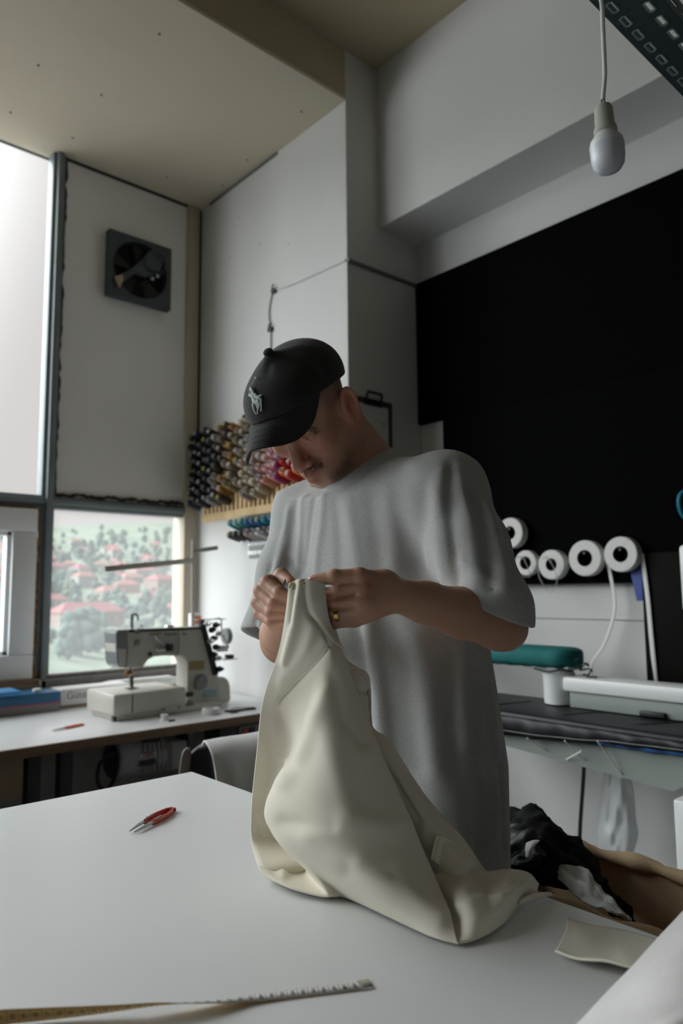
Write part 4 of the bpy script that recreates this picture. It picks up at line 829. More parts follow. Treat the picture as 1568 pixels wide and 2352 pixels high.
heap(rows, 'charcoal_jacket', M_char, 'dark charcoal jacket on top of the black clothes, next to the man', 'jacket', .008, 8)
rows = [[hp(1208, 1936, 1.232), hp(1225, 1930, 1.23), hp(1240, 1930, 1.235)], [hp(1206, 1950, 1.216), hp(1218, 1948, 1.212), hp(1228, 1944, 1.22)], [hp(1207, 1970, 1.208), hp(1214, 1970, 1.206), hp(1222, 1966, 1.212)]]
tag(MB().add(*patch(rows, 14, 14)[:2]).build('white_label', mat('white_satin_label', (.7, .7, .7), .5), ang=3, solid=.001), 'small white cloth tag showing among the dark clothes', 'label')
rows = [[hp(1262, 1985, 1.30), hp(1290, 1978, 1.32), hp(1312, 1982, 1.335), hp(1330, 1995, 1.345)], [hp(1270, 2005, 1.27), hp(1300, 2000, 1.285), hp(1335, 2010, 1.31), hp(1360, 2025, 1.33)], [hp(1310, 2045, 1.245), hp(1340, 2045, 1.255), hp(1375, 2055, 1.28), hp(1400, 2068, 1.30)], [hp(1345, 2075, 1.225), hp(1375, 2078, 1.235), hp(1410, 2085, 1.25), hp(1432, 2096, 1.275)], [hp(1400, 2095, 1.205), hp(1420, 2100, 1.21), hp(1440, 2104, 1.22), hp(1452, 2108, 1.24)]]
heap(rows, 'white_shirt', mat('white_cotton', (.68, .69, .70), .85, var=.08, vscale=12), 'white crumpled shirt lying on the black clothes in the bin', 'shirt', .006, 11, 70)
# ---------------------------------------------------------------- things on the cutting table
def on_table(x, y, dz=0.0): p = pz(x, y, TZ + dz); return Vector((p.x, p.y, TZ + dz))
M_cream = mat('cream_sweatshirt_jersey', srgb(224, 218, 202), .92, var=.05, vscale=30, bump=.12, bscale=900, sheen=.2)
rows = [[on_table(1303, 2110, .003), on_table(1350, 2124, .003), on_table(1405, 2132, .002), on_table(1450, 2142, .002), on_table(1506, 2158, .004)],
        [on_table(1298, 2140, .003), on_table(1345, 2150, .006), on_table(1400, 2158, .004), on_table(1450, 2168, .005), on_table(1505, 2175, .006)],
        [on_table(1280, 2178, .004), on_table(1330, 2185, .005), on_table(1395, 2195, .007), on_table(1440, 2205, .012), on_table(1490, 2215, .010)],
        [on_table(1275, 2186, .006), on_table(1325, 2204, .006), on_table(1390, 2209, .011), on_table(1440, 2222, .010), on_table(1490, 2236, .006)]]
V, Fk, G = patch(rows, 50, 30)
fs_ = thing('fabric_scrap', 'cream jersey scrap with a bound edge on the table, right of the sweatshirt', 'fabric', on_table(1400, 2170))
MB().add(V, Fk).build('scrap_cloth', mat('grey_cream_jersey', srgb(202, 198, 184), .92, var=.05, vscale=30, bump=.12, bscale=900), fs_, ang=3, solid=.0016)
MB().tube([Vector(p) + Vector((0, 0, .001)) for p in G[-1]], .0014, 8).build('bound_edge', mat('pale_cream_edging', srgb(222, 218, 198), .9), fs_)
# fleece pile in the near right corner
fl = thing('white_fleece', 'white fleece fabric piled at the near right corner of the table', 'fabric', (.6, .25, TZ))
M_fleece = mat('white_fleece', (.80, .78, .775), .95, var=.05, vscale=40, bump=.35, bscale=500, sheen=.3)
rows = [[on_table(1600, 2085, .0) + Vector((.01, 0, .012)), on_table(1530, 2165, .01), on_table(1460, 2240, .01), on_table(1390, 2310, .01), on_table(1330, 2375, .01), on_table(1240, 2470, .01)],
        [dep(1590, 2080, .74), dep(1520, 2150, .70), dep(1455, 2222, .66), dep(1385, 2295, .62), dep(1325, 2360, .59), dep(1235, 2450, .56)],
        [dep(1640, 2120, .66), dep(1565, 2185, .62), dep(1490, 2255, .585), dep(1430, 2325, .55), dep(1370, 2390, .525), dep(1280, 2480, .50)],
        [dep(1700, 2190, .60), dep(1630, 2250, .56), dep(1560, 2300, .525), dep(1500, 2345, .50), dep(1440, 2420, .475), dep(1350, 2520, .45)],
        [dep(1760, 2280, .57), dep(1700, 2320, .53), dep(1640, 2365, .50), dep(1580, 2400, .47), dep(1520, 2470, .45), dep(1430, 2580, .43)],
        [on_table(1900, 2500, .003), on_table(1850, 2520, .003), on_table(1800, 2560, .003), on_table(1750, 2600, .003), on_table(1700, 2680, .003), on_table(1600, 2760, .003)]]
V, Fk, G = patch(rows, 60, 60)
nrm_f = np.cross(np.gradient(G, axis=1), np.gradient(G, axis=0)).reshape(-1, 3); nrm_f /= np.linalg.norm(nrm_f, axis=1)[:, None] + 1e-9; nrm_f *= np.sign(nrm_f[:, 2:3] + 1e-9)
V = np.array(V); sx_ = V @ np.array([1, .2, 0]); sy_ = V @ np.array([-.3, 1, 0]); fade_f = np.repeat(np.clip((np.linspace(0, 1, 60) - .22) / .2, 0, 1), 60); V = V + nrm_f * (fade_f * (.0022 * np.sin(sx_ * 46 + 2.2 * np.sin(sy_ * 17)) + .0012 * np.sin(sy_ * 60 + sx_ * 20)))[:, None]
MB().add(V, Fk).build('fleece_cloth', M_fleece, fl, ang=3, solid=.003)
# measuring tape
tm = thing('measuring_tape', 'white and yellow measuring tape twisting across the near edge of the table', 'measuring tape', on_table(500, 2300))
cl_ = [(-120, 2352, .0085, -1.42), (0, 2337, .0085, -1.30), (90, 2330, .0085, -1.15), (180, 2323, .009, -.98), (260, 2316, .010, -.80), (320, 2310, .011, -.68), (370, 2306, .010, -.59), (430, 2304, .008, -.46), (500, 2300, .005, -.28), (580, 2292, .002, -.10), (680, 2281, .001, 0), (780, 2269, .001, 0), (852, 2259, .001, 0)]
TW = .0155; NT = 260
ctr = spline([on_table(x, y, dz) for x, y, dz, r in cl_], NT); rol = np.interp(np.linspace(0, len(cl_) - 1, NT), range(len(cl_)), [c[3] for c in cl_])
L_ = np.concatenate([[0], np.cumsum(np.linalg.norm(np.diff(ctr, axis=0), axis=1))])
tan_ = np.gradient(ctr, axis=0); tan_ /= np.linalg.norm(tan_, axis=1)[:, None]
side = np.cross([0, 0, 1.], tan_); side /= np.linalg.norm(side, axis=1)[:, None]; nrm_ = np.cross(tan_, side)
wv = side * np.cos(rol)[:, None] + nrm_ * np.sin(rol)[:, None]; nv_ = -side * np.sin(rol)[:, None] + nrm_ * np.cos(rol)[:, None]
lift = np.abs(np.sin(rol)) * TW * .5; ctr[:, 2] = np.maximum(ctr[:, 2], TZ + .0007 + lift)
A = ctr - wv * TW / 2; B = ctr + wv * TW / 2
def strip(off, m_, name):
    V = np.concatenate([A + nv_ * off, B + nv_ * off]); Fk = [(i, i + 1, NT + i + 1, NT + i) for i in range(NT - 1)]
    return MB().add(V, Fk).build(name, m_, tm, ang=3, solid=.0003)
part_label(strip(-.00018, mat('yellow_tape_face', srgb(218, 180, 112), .5), 'yellow_face'), 'yellow side of the tape')
part_label(strip(.00018, mat('white_tape_face', srgb(212, 210, 208), .45), 'white_face'), 'white side of the tape')
sN = -1
marks = MB(); ink = mat('black_scale_ink', srgb(40, 40, 42), .6)
def at_len(s):
    i = int(np.clip(np.searchsorted(L_, s) - 1, 0, NT - 2)); u = (s - L_[i]) / (L_[i + 1] - L_[i]); f_ = lambda Q: Vector(Q[i] * (1 - u) + Q[i + 1] * u); return f_(ctr), f_(tan_).normalized(), f_(wv).normalized(), f_(nv_).normalized()
Ltot = L_[-1]
n_ = 0
for k in range(0, 60):
    s = Ltot - .012 - k * .01
    if s < .01: break
    c, t_, w_, nn = at_len(s)
    white = nn.dot(EYE - c) > 0
    off = .0005 if white else -.0005
    p = c + nn * off
    a_ = p - w_ * TW * .48; b_ = p + w_ * TW * .48; hw_ = t_ * .0002
    marks.add([a_ - hw_, a_ + hw_, b_ + hw_, b_ - hw_], [(0, 1, 2, 3)])
    for q in range(1, 10):
        c2, t2, w2, n2 = at_len(max(s - q * .001, .001)); p2 = c2 + n2 * off; e = w2 * TW * .48; ll = w2 * TW * (.12 if q != 5 else .2); h2 = t2 * .00008
        for sg in (-1, 1): marks.add([p2 + e * sg - h2, p2 + e * sg + h2, p2 + e * sg - ll * sg + h2, p2 + e * sg - ll * sg - h2], [(0, 1, 2, 3)])
    if white and 0 <= k <= 18 or (not white and k > 18):
        body = str(149 - k) if white else str(k - 1)
        zdir = nn * (1 if white else -1); xd = w_ if white else -w_
        # figures run across the tape
        yd = zdir.cross(xd); cpos = at_len(max(s - .005, .001))[0] + nn * off * 1.15
        txt('scale_number', body, .0062, cpos, xd if xd.dot(CU) > 0 else -xd, zdir.cross(xd if xd.dot(CU) > 0 else -xd), ink, tm, .00004)
marks.build('scale_marks', ink, tm, smooth=False)
c, t_, w_, nn = at_len(Ltot - .006)
M4 = Matrix(((t_.x, w_.x, nn.x, c.x), (t_.y, w_.y, nn.y, c.y), (t_.z, w_.z, nn.z, c.z), (0, 0, 0, 1)))
et = MB().box((-.006, -TW / 2 - .0004, -.0012), (.0062, TW / 2 + .0004, .0006), .0003, M4); et.build('metal_end', M_chrome, tm)
for y_ in (-.004, .004): MB().lathe([(.0014, -.0016), (.0014, -.0010), (.0003, -.0012)], M4 @ Vector((0, y_, 0)), nn, 10).build('rivet', M_mdark, tm)
# ---------------------------------------------------------------- thread board on the pillar and its cones of thread
brd = thing('thread_board', 'pale slatted wooden peg board for thread on the white pillar', 'board', (XB, 3.1, 1.95))
zb0_, zb1_ = 1.70, 2.215; yb0, yb1 = 2.50, 3.655
MB().box((XB - .012, yb0, zb0_ + .04), (XB - .001, yb1, zb1_), .002).build('back_panel', M_wood, brd)
MB().box((XB - .035, yb0, zb0_), (XB - .0125, yb1, zb0_ + .045), .002).build('bottom_rail', M_wood, brd)
MB().box((XB - .035, yb0, zb1_ - .03), (XB - .0125, yb1, zb1_), .002).build('top_rail', M_wood, brd)
PITCH_S = .052
y_ = yb1 - .012
while y_ > yb0:
    MB().box((XB - .030, y_ - .021, zb0_ + .0455), (XB - .0125, y_, zb1_ - .0305), .001).build('slat', M_wood, brd); y_ -= PITCH_S * .8
SP_AX = Vector((-1, 0, .30)).normalized()
def spool_meshes(m_thread):
    body = MB().lathe([(.0155, .0), (.0215, .004), (.0222, .03), (.0205, .072), (.0165, .080), (.0085, .0805)], (0, 0, 0), (0, 0, 1), 20)
    return body
CORE = None
spool_mesh_cache = {}
def spool_mats(name, rgb):
    if name not in spool_mesh_cache:
        m_ = mat(name.replace(' ', '_') + '_thread', srgb(*rgb), .75, var=.1, vscale=60)
        b = spool_meshes(m_); me = bpy.data.meshes.new('thread_spool'); me.from_pydata(b.v, [], b.f); me.shade_smooth(); me.set_sharp_from_angle(angle=.7); me.materials.append(m_); spool_mesh_cache[name] = me
    return spool_mesh_cache[name]
cb_ = MB().lathe([(.0056, .079), (.0085, .079), (.0105, .083), (.0098, .087), (.0056, .087)], (0, 0, 0), (0, 0, 1), 14, close=True)
core_me = {}
for nm, rgb in (('white', (200, 196, 190)), ('black', (30, 30, 32)), ('yellow', (186, 178, 70)), ('grey', (120, 120, 122))):
    me = bpy.data.meshes.new('cone_tip'); me.from_pydata(cb_.v, [], cb_.f); me.shade_smooth(); me.materials.append(mat(nm + '_cone_tip', srgb(*rgb), .5)); core_me[nm] = me
hole = MB().cyl((0, 0, .0795), (0, 0, .0863), 0.0055, seg=10); hole_me = bpy.data.meshes.new('tube_hole'); hole_me.from_pydata(hole.v, [], hole.f); hole_me.materials.append(M_dark)
PAL = {'black': (24, 24, 26), 'near-black': (34, 33, 36), 'navy': (28, 32, 50), 'charcoal': (52, 52, 56), 'dark brown': (66, 54, 46), 'grey': (120, 116, 114), 'taupe': (132, 114, 98), 'olive': (120, 104, 62), 'ochre': (160, 118, 64), 'khaki': (128, 118, 96), 'mauve grey': (160, 142, 138), 'silver': (150, 150, 148), 'beige': (178, 164, 142), 'rose beige': (186, 150, 140), 'pale pink': (208, 160, 164), 'pink': (206, 118, 136), 'salmon': (206, 140, 116), 'orange': (214, 118, 58), 'red': (180, 44, 48), 'crimson': (150, 34, 58), 'magenta': (146, 40, 96), 'plum': (70, 44, 78), 'rust': (150, 70, 44), 'lilac': (186, 152, 180), 'mint': (150, 184, 170), 'light blue': (140, 164, 178), 'slate blue': (78, 92, 106), 'teal': (58, 140, 150), 'pale teal': (120, 176, 168), 'blue': (34, 108, 150), 'steel blue': (66, 100, 140), 'dark plum': (44, 32, 40), 'white': (206, 204, 200), 'dark teal': (38, 62, 66)}
ORD = ['first', 'second', 'third', 'fourth', 'fifth', 'sixth', 'seventh', 'eighth', 'ninth', 'tenth', 'eleventh', 'twelfth', 'thirteenth', 'fourteenth', 'fifteenth', 'sixteenth', 'seventeenth', 'eighteenth', 'nineteenth', 'twentieth', 'twenty-first', 'twenty-second']
def ax_matrix(o, z, roll=0):
    z = Vector(z).normalized(); x = z.orthogonal().normalized(); y = z.cross(x)
    return Matrix(((x.x, y.x, z.x, o[0]), (x.y, y.y, z.y, o[1]), (x.z, y.z, z.z, o[2]), (0, 0, 0, 1)))
srn = random.Random(12)
def put_spool(y, z, colr, label, group, sc=1.0, x=XB - .036):
    tip = srn.choice(['white', 'black', 'grey', 'grey', 'yellow' if srn.random() < .25 else 'white'])
    t = bpy.data.objects.new('thread_spool', None); COL.objects.link(t); tag(t, label, 'thread spool', group)
    t.matrix_basis = ax_matrix((x, y, z), SP_AX + Vector((0, srn.uniform(-.05, .05), srn.uniform(-.05, .05)))) @ Matrix.Scale(sc, 4)
    for nm, me in (('thread_cone', spool_mats(colr, PAL[colr])), ('cone_tip', core_me[tip]), ('tube_hole', hole_me)):
        o = bpy.data.objects.new(nm, me); COL.objects.link(o); o.parent = t
    return t
zones = [['black', 'near-black', 'navy', 'black'], ['black', 'near-black', 'navy', 'charcoal'], ['near-black', 'charcoal', 'black'], ['charcoal', 'near-black', 'grey'], ['charcoal', 'dark brown', 'grey', 'taupe'], ['taupe', 'olive', 'dark brown', 'ochre'], ['taupe', 'khaki', 'olive', 'ochre'], ['mauve grey', 'taupe', 'khaki'], ['mauve grey', 'silver', 'khaki', 'beige'], ['beige', 'silver', 'khaki'], ['beige', 'rose beige', 'mauve grey'], ['rose beige', 'pale pink', 'salmon'], ['pale pink', 'salmon', 'pink'], ['pink', 'magenta', 'salmon', 'lilac'], ['orange', 'red', 'rust', 'magenta'], ['crimson', 'red', 'orange', 'rust'], ['plum', 'crimson', 'orange'], ['plum', 'slate blue', 'mint'], ['slate blue', 'light blue', 'mint'], ['slate blue', 'light blue', 'dark teal']]
last = [8, 8, 8, 8, 8, 8, 8, 7, 7, 7, 8, 8, 8, 8, 7, 7, 7, 7, 7, 7]
for c in range(20):
    y = yb1 + .004 - c * PITCH_S
    for r in range(last[c]):
        z = zb1_ - .045 - r * .0545 + (.027 if c % 2 else 0) * .6
        if r == 0 and c in (2, 5, 9, 13): continue
        if srn.random() < .05 and c > 5: continue
        col_ = srn.choice(zones[min(len(zones) - 1, int(c / 1.2))])
        put_spool(y, z, col_, '%s thread cone, %s from the top in the %s column of the peg board' % (col_, ORD[r], ORD[c]), 'thread cones on the peg board', srn.uniform(.92, 1.08))
# the small rack below
rk = thing('thread_rack', 'small pale rack holding teal and dark thread under the peg board', 'rack', (XB, 3.0, 1.6))
MB().box((XB - .012, 2.55, 1.585), (XB - .001, 3.30, 1.665), .002).build('rack_board', M_wood, rk)
for k in range(12):
    y = 3.275 - k * .052
    a = ['teal', 'pale teal', 'teal', 'blue', 'steel blue', 'blue', 'teal', 'blue', 'steel blue', 'teal', 'blue', 'teal'][k]
    put_spool(y, 1.645, a, '%s thread cone, %s from the left in the upper row under the board' % (a, ORD[k]), 'thread cones on the small rack', x=XB - .013)
    a = ['dark teal', 'dark plum', 'dark plum', 'mauve grey', 'silver', 'white', 'grey', 'silver', 'white', 'grey', 'silver', 'white'][k]
    put_spool(y, 1.585, a, '%s thread cone, %s from the left in the lower row under the board' % (a, ORD[k]), 'thread cones on the small rack', x=XB - .013)
bc = tag(MB().box((XB - .008, 2.75, 1.475), (XB - .001, 3.205, 1.57), .002).build('bobbin_board', mat('pale_grey_board', srgb(140, 140, 138), .7)), 'pale grey board of metal bobbins below the thread racks', 'board')
bob = MB().lathe([(.003, 0), (.0105, 0), (.0105, .0015), (.006, .002), (.006, .0095), (.0105, .010), (.0105, .0115), (.003, .0115)], (0, 0, 0), (0, 0, 1), 20, close=True)
bme = bpy.data.meshes.new('bobbin'); bme.from_pydata(bob.v, [], bob.f); bme.shade_smooth(); bme.set_sharp_from_angle(angle=.6); bme.materials.append(mat('pale_metal_bobbin', (.62, .63, .64), .35, metal=.3))
for r in range(2):
    for k in range(14):
        o = bpy.data.objects.new('bobbin', bme); COL.objects.link(o); o.matrix_basis = ax_matrix((XB - .0085, 3.185 - k * .030, 1.548 - r * .046), (-1, 0, .15))
        tag(o, 'pale metal bobbin, %s from the left in the %s row of the grey board' % (ORD[k], ['upper', 'lower'][r]), 'bobbin', 'bobbins on the grey board')
# ---------------------------------------------------------------- smooth solid shapes: distance fields turned into one mesh
def V3(p): return np.array([p[0], p[1], p[2]], float)
def smin(a, b, k):
    h = np.maximum(k - np.abs(a - b), 0.0); return np.minimum(a, b) - h * h / (4 * k)
class Solid:
    def __init__(s): s.ops = []; s.inside = []
    def add(s, kind, k, fn, c, r): s.ops.append((kind, k, fn, V3(c), r)); return s
    def cone(s, a, b, ra, rb, k=.01, kind='u', sq=None):
        a, b = V3(a), V3(b); ab = b - a; L2 = max(float(ab @ ab), 1e-12)
        def fn(P):
            t = np.clip((P - a) @ ab / L2, 0, 1); return np.linalg.norm(P - a - t[:, None] * ab, axis=1) - (ra + (rb - ra) * t)
        return s.add(kind, k, fn, (a + b) / 2, math.sqrt(L2) / 2 + max(ra, rb))
    def chain(s, pts, rs, k=.006, kind='u'):
        for i in range(len(pts) - 1): s.cone(pts[i], pts[i + 1], rs[i], rs[i + 1], k, kind)
        return s
    def ell(s, c, r, A=None, k=.01, kind='u'):
        c = V3(c); r = np.array(r, float); A = np.eye(3) if A is None else np.array(A)        # rows of A: axes
        def fn(P):
            q = (P - c) @ A.T; k0 = np.linalg.norm(q / r, axis=1); k1 = np.linalg.norm(q / (r * r), axis=1); return k0 * (k0 - 1) / np.maximum(k1, 1e-9)
        return s.add(kind, k, fn, c, float(r.max()))
    def ridge(s, pts, w, amp, c=None):
        """raises (amp > 0) or sinks a soft crease along a line of points"""
        pts = [V3(p) for p in pts]
        def fn(P):
            d = np.full(len(P), 9.0)
            for a, b in zip(pts[:-1], pts[1:]):
                ab = b - a; t = np.clip((P - a) @ ab / (ab @ ab), 0, 1); d = np.minimum(d, np.linalg.norm(P - a - t[:, None] * ab, axis=1))
            return amp * np.exp(-(d / w) ** 2)
        m = sum(pts) / len(pts); return s.add('d', 0, fn, m, max(np.linalg.norm(p - m) for p in pts) + 2.2 * w)
    def field(s, P, c=None, half=None):
        d = np.full(len(P), 1.0)
        for kind, k, fn, cc, r in s.ops:
            if c is not None and kind != 'x' and np.linalg.norm(cc - c) - r > half + .03: continue
            if kind == 'u': d = smin(d, fn(P), k)
            elif kind == 's': d = -smin(-d, fn(P), k)
            elif kind == 'd': d = d - fn(P)
            elif kind == 'i': d = -smin(-d, -fn(P), k)
            elif kind == 'x': d = np.maximum(d, fn(P))
        return d
    def mesh(s, lo, hi, h, B=16):
        lo = np.array(lo, float); n = np.ceil((np.array(hi) - lo) / h / B).astype(int); N = n * B + 1
        D = np.ones(N, np.float32); half = B * h * .87
        loc = np.stack(np.meshgrid(*[np.arange(B + 1)] * 3, indexing='ij'), -1).reshape(-1, 3) * h
        for i in range(n[0]):
            for j in range(n[1]):
                for k in range(n[2]):
                    o = lo + np.array([i, j, k]) * B * h; c = o + B * h / 2
                    dc = s.field(c[None], c, half)[0]
                    if abs(dc) > half * 1.25 + .012:
                        D[i * B:i * B + B + 1, j * B:j * B + B + 1, k * B:k * B + B + 1] = 1 if dc > 0 else -1; continue
                    D[i * B:i * B + B + 1, j * B:j * B + B + 1, k * B:k * B + B + 1] = s.field(o + loc, c, half).reshape(B + 1, B + 1, B + 1)
        I = D < 0
        # surface nets
        cnt = np.zeros(np.array(N) - 1, np.int8)
        for a in (0, 1):
            for b in (0, 1):
                for c in (0, 1): cnt += I[a:N[0] - 1 + a, b:N[1] - 1 + b, c:N[2] - 1 + c]
        cells = np.argwhere((cnt > 0) & (cnt < 8)); idx = -np.ones(cnt.shape, np.int64); idx[tuple(cells.T)] = np.arange(len(cells))
        acc = np.zeros((len(cells), 3)); w = np.zeros(len(cells))
        cor = [(a, b, c) for a in (0, 1) for b in (0, 1) for c in (0, 1)]
        for p in cor:
            for ax in range(3):
                if p[ax]: continue
                q = list(p); q[ax] = 1; q = tuple(q)
                dp = D[tuple((cells + p).T)]; dq = D[tuple((cells + q).T)]; m = (dp < 0) != (dq < 0)
                t = np.where(m, dp / np.where(m, dp - dq, 1), 0)
                pt = np.array(p) + t[:, None] * (np.array(q) - np.array(p)); acc[m] += pt[m]; w[m] += 1
        Vt = lo + (cells + acc / np.maximum(w, 1)[:, None]) * h
        Fq = []
        for ax in range(3):
            sl0 = [slice(1, -1)] * 3; sl0[ax] = slice(0, -1); sl1 = [slice(1, -1)] * 3; sl1[ax] = slice(1, None)
            m = I[tuple(sl0)] != I[tuple(sl1)]; e = np.argwhere(m); off = np.ones(3, int); off[ax] = 0; e = e + off
            u, v = [a for a in range(3) if a != ax]; du = np.zeros(3, int); du[u] = 1; dv = np.zeros(3, int); dv[v] = 1
            q = np.stack([idx[tuple((e - du - dv).T)], idx[tuple((e - dv).T)], idx[tuple(e.T)], idx[tuple((e - du).T)]], 1)
            ins = I[tuple(e.T)]; flip = ins if ax != 1 else ~ins; q[~flip] = q[~flip][:, ::-1]; Fq.append(q)
        Fq = np.concatenate(Fq); Fq = Fq[(Fq >= 0).all(1)]
        return Vt, Fq
def np_mesh(name, V, Fq, m, parent=None, colors=None, relax=1):
    V = np.asarray(V, float)
    for _ in range(relax):                                             # light smoothing over the quads
        s = np.zeros_like(V); c = np.zeros(len(V))
        for a in range(4):
            for b in ((a + 1) % 4, (a + 3) % 4): np.add.at(s, Fq[:, a], V[Fq[:, b]]); np.add.at(c, Fq[:, a], 1)
        V = V * .5 + .5 * s / np.maximum(c, 1)[:, None]
    me = bpy.data.meshes.new(name); me.vertices.add(len(V)); me.vertices.foreach_set('co', V.ravel()); nf = len(Fq)
    me.loops.add(nf * 4); me.loops.foreach_set('vertex_index', np.asarray(Fq, np.int32).ravel()); me.polygons.add(nf)
    me.polygons.foreach_set('loop_start', np.arange(nf, dtype=np.int32) * 4); me.polygons.foreach_set('loop_total', np.full(nf, 4, np.int32)); me.update(calc_edges=True); me.validate()
    me.shade_smooth(); me.materials.append(m)
    if colors is not None:
        ca = me.color_attributes.new('tint', 'FLOAT_COLOR', 'POINT'); ca.data.foreach_set('color', np.concatenate([colors, np.ones((len(V), 1))], 1).ravel())
    return link(name, me, parent), V
def unproj(x, y, d): return V3(dep(x, y, d))
# ---------------------------------------------------------------- the man: joints
HM = np.array([.862, 1.055, 1.633])                                   # between the ear canals
def head_axes(yaw, pit, rol):
    yaw, pit, rol = map(math.radians, (yaw, pit, rol))
    fh = np.array([math.cos(yaw), math.sin(yaw), 0]); lh = np.array([-math.sin(yaw), math.cos(yaw), 0]); Z = np.array([0, 0, 1.])
    f = fh * math.cos(pit) - Z * math.sin(pit); u = fh * math.sin(pit) + Z * math.cos(pit)
    return f, lh * math.cos(rol) + u * math.sin(rol), -lh * math.sin(rol) + u * math.cos(rol)
HF, HL, HU = head_axes(201.6, 52.0, 4.8)
HA = np.array([HF, HL, HU])
def H(f, l, u): return HM + HF * f + HL * l + HU * u
NB = np.array([.955, .995, 1.515])                                    # base of the neck
LS, RS = V3(dep(1022, 1128, 1.215)), V3(dep(708, 1172, 1.50))
LE, LW = unproj(1134, 1424, 1.09), unproj(884, 1360, .99)
RE, RW = unproj(650, 1472, 1.36), unproj(652, 1418, 1.11)
B = Solid()
# skull and face, in the head's own axes
def he(c, r, k=.012, kind='u', A=None): B.ell(H(*c), r, HA if A is None else A, k, kind)
def hc(a, b, ra, rb, k=.01, kind='u'): B.cone(H(*a), H(*b), ra, rb, k, kind)
he((-.012, 0, .058), (.097, .077, .083))
he((.042, 0, .035), (.052, .063, .066), .02)
he((.040, 0, -.04), (.048, .052, .066), .025)
for s in (-1, 1):
    hc((.006, s * .052, -.045), (.020, s * .048, -.072), .017, .015, .03)
    hc((.018, s * .049, -.072), (.067, s * .015, -.106), .015, .015, .025)
    he((.060, s * .043, -.006), (.026, .021, .019), .025)
    hc((.084, s * .040, .036), (.094, s * .010, .036), .010, .011, .018)
he((.068, 0, -.107), (.018, .020, .016), .02)
for s in (-1, 1): he((.099, s * .033, .016), (.016, .019, .013), .016, 's')
hc((.093, 0, .026), (.113, 0, -.022), .0075, .0105, .014)
he((.110, 0, -.025), (.0115, .0115, .0100), .008)
for s in (-1, 1):
    he((.100, s * .0145, -.029), (.0115, .0085, .0085), .007); he((.104, s * .0070, -.0385), (.0055, .0036, .0050), .004, 's')
    he((.0795, s * .0325, .017), (.0135, .0155, .0125), .004)
    B.ridge([H(.086, s * .020, .012), H(.0935, s * .032, .0105), H(.084, s * .046, .012)], .0022, -.0018)
    B.ridge([H(.085, s * .020, .024), H(.092, s * .032, .0265), H(.083, s * .046, .024)], .003, -.0016)
    B.ridge([H(.098, s * .020, -.026), H(.094, s * .030, -.042), H(.086, s * .036, -.056)], .0045, -.0015)
he((.080, 0, -.060), (.021, .028, .022), .018)
for s in (-1, 1):
    hc((.085, s * .024, -.0625), (.1000, s * .005, -.0560), .0025, .0058, .006)
    hc((.084, s * .023, -.0640), (.0985, s * .004, -.0705), .0025, .0074, .006)
B.ridge([H(.083, -.027, -.063), H(.094, -.014, -.0632), H(.102, 0, -.0622), H(.094, .014, -.0632), H(.083, .027, -.063)], .0022, -.0022)
B.ridge([H(.098, 0, -.042), H(.103, 0, -.050)], .004, -.0018)
B.ridge([H(.085, -.014, -.083), H(.088, 0, -.084), H(.085, .014, -.083)], .006, -.003)
# ears
for s in (-1, 1):
    ef = HF * .82 * 1 + HL * (-s) * 0; e_out = HL * s * .86 + HF * .42; e_out /= np.linalg.norm(e_out)
    e_up = HU * .97 - HF * .22; e_up -= e_out * (e_up @ e_out); e_up /= np.linalg.norm(e_up); e_f = np.cross(e_up, e_out); e_f *= np.sign(e_f @ HF)
    ec = H(-.013, s * .075, .003) + e_out * .005
    EA = np.array([e_f, e_out, e_up])
    B.ell(ec - e_f * .001, (.0180, .0045, .0330), EA, .006)
    ringp = []
    for q in np.linspace(-.35 * math.pi, 1.28 * math.pi, 15): ringp.append(ec + e_f * (.0165 * math.cos(q) * (1 if math.cos(q) < 0 else .92) - .001) + e_up * (.0325 * math.sin(q)) + e_out * .0068)
    B.chain(ringp[1:], [.0040] * 14, .003)
    ah = [ec + e_f * .002 + e_up * .019 + e_out * .004, ec - e_f * .0055 + e_up * .010 + e_out * .005, ec - e_f * .0075 - e_up * .004 + e_out * .005, ec - e_f * .003 - e_up * .015 + e_out * .004]
    B.chain(ah, [.0025, .003, .003, .003], .003)
    B.ell(ec + e_f * .003 - e_up * .003 + e_out * .006, (.0090, .0080, .0125), EA, .003, 's')
    B.ell(ec + e_f * .001 + e_up * .0165 + e_out * .007, (.0085, .0055, .0085), EA, .003, 's')
    B.ell(ec + e_f * .0145 - e_up * .006 + e_out * .001, (.0045, .005, .0065), EA, .004)
    B.ell(ec + e_f * .004 - e_up * .0310 + e_out * .001, (.0090, .0045, .0090), EA, .005)
# neck, shoulders, upper chest
B.cone(H(-.030, 0, -.010), NB + np.array([.03, 0, -.01]), .058, .066, .03)
B.cone(H(.0, 0, -.035), NB + np.array([-.02, 0, -.03]), .045, .056, .03)
for s in (-1, 1): B.cone(H(-.02, s * .052, -.03), NB + np.array([-.06, -s * .02, -.04]), .014, .012, .02)
B.cone(NB + np.array([.02, 0, -.03]), LS, .058, .050, .04); B.cone(NB + np.array([.02, 0, -.03]), RS, .058, .050, .04)
B.ell((.965, .985, 1.36), (.09, .14, .14), None, .05)
# arms
B.chain([LS, LS * .5 + LE * .5, LE], [.050, .045, .040], .02)
fm = LE * .68 + LW * .32
B.chain([LE, fm + np.array([0, 0, -.002]), LE * .35 + LW * .65, LW], [.040, .036, .0285, .0225], .012)
B.ell(LE + np.array([.016, -.014, -.016]), (.024, .024, .024), None, .03)
B.chain([RS, RS * .5 + RE * .5, RE], [.050, .045, .041], .02)
B.chain([RE, RE * .68 + RW * .32, RW], [.041, .040, .026], .012)
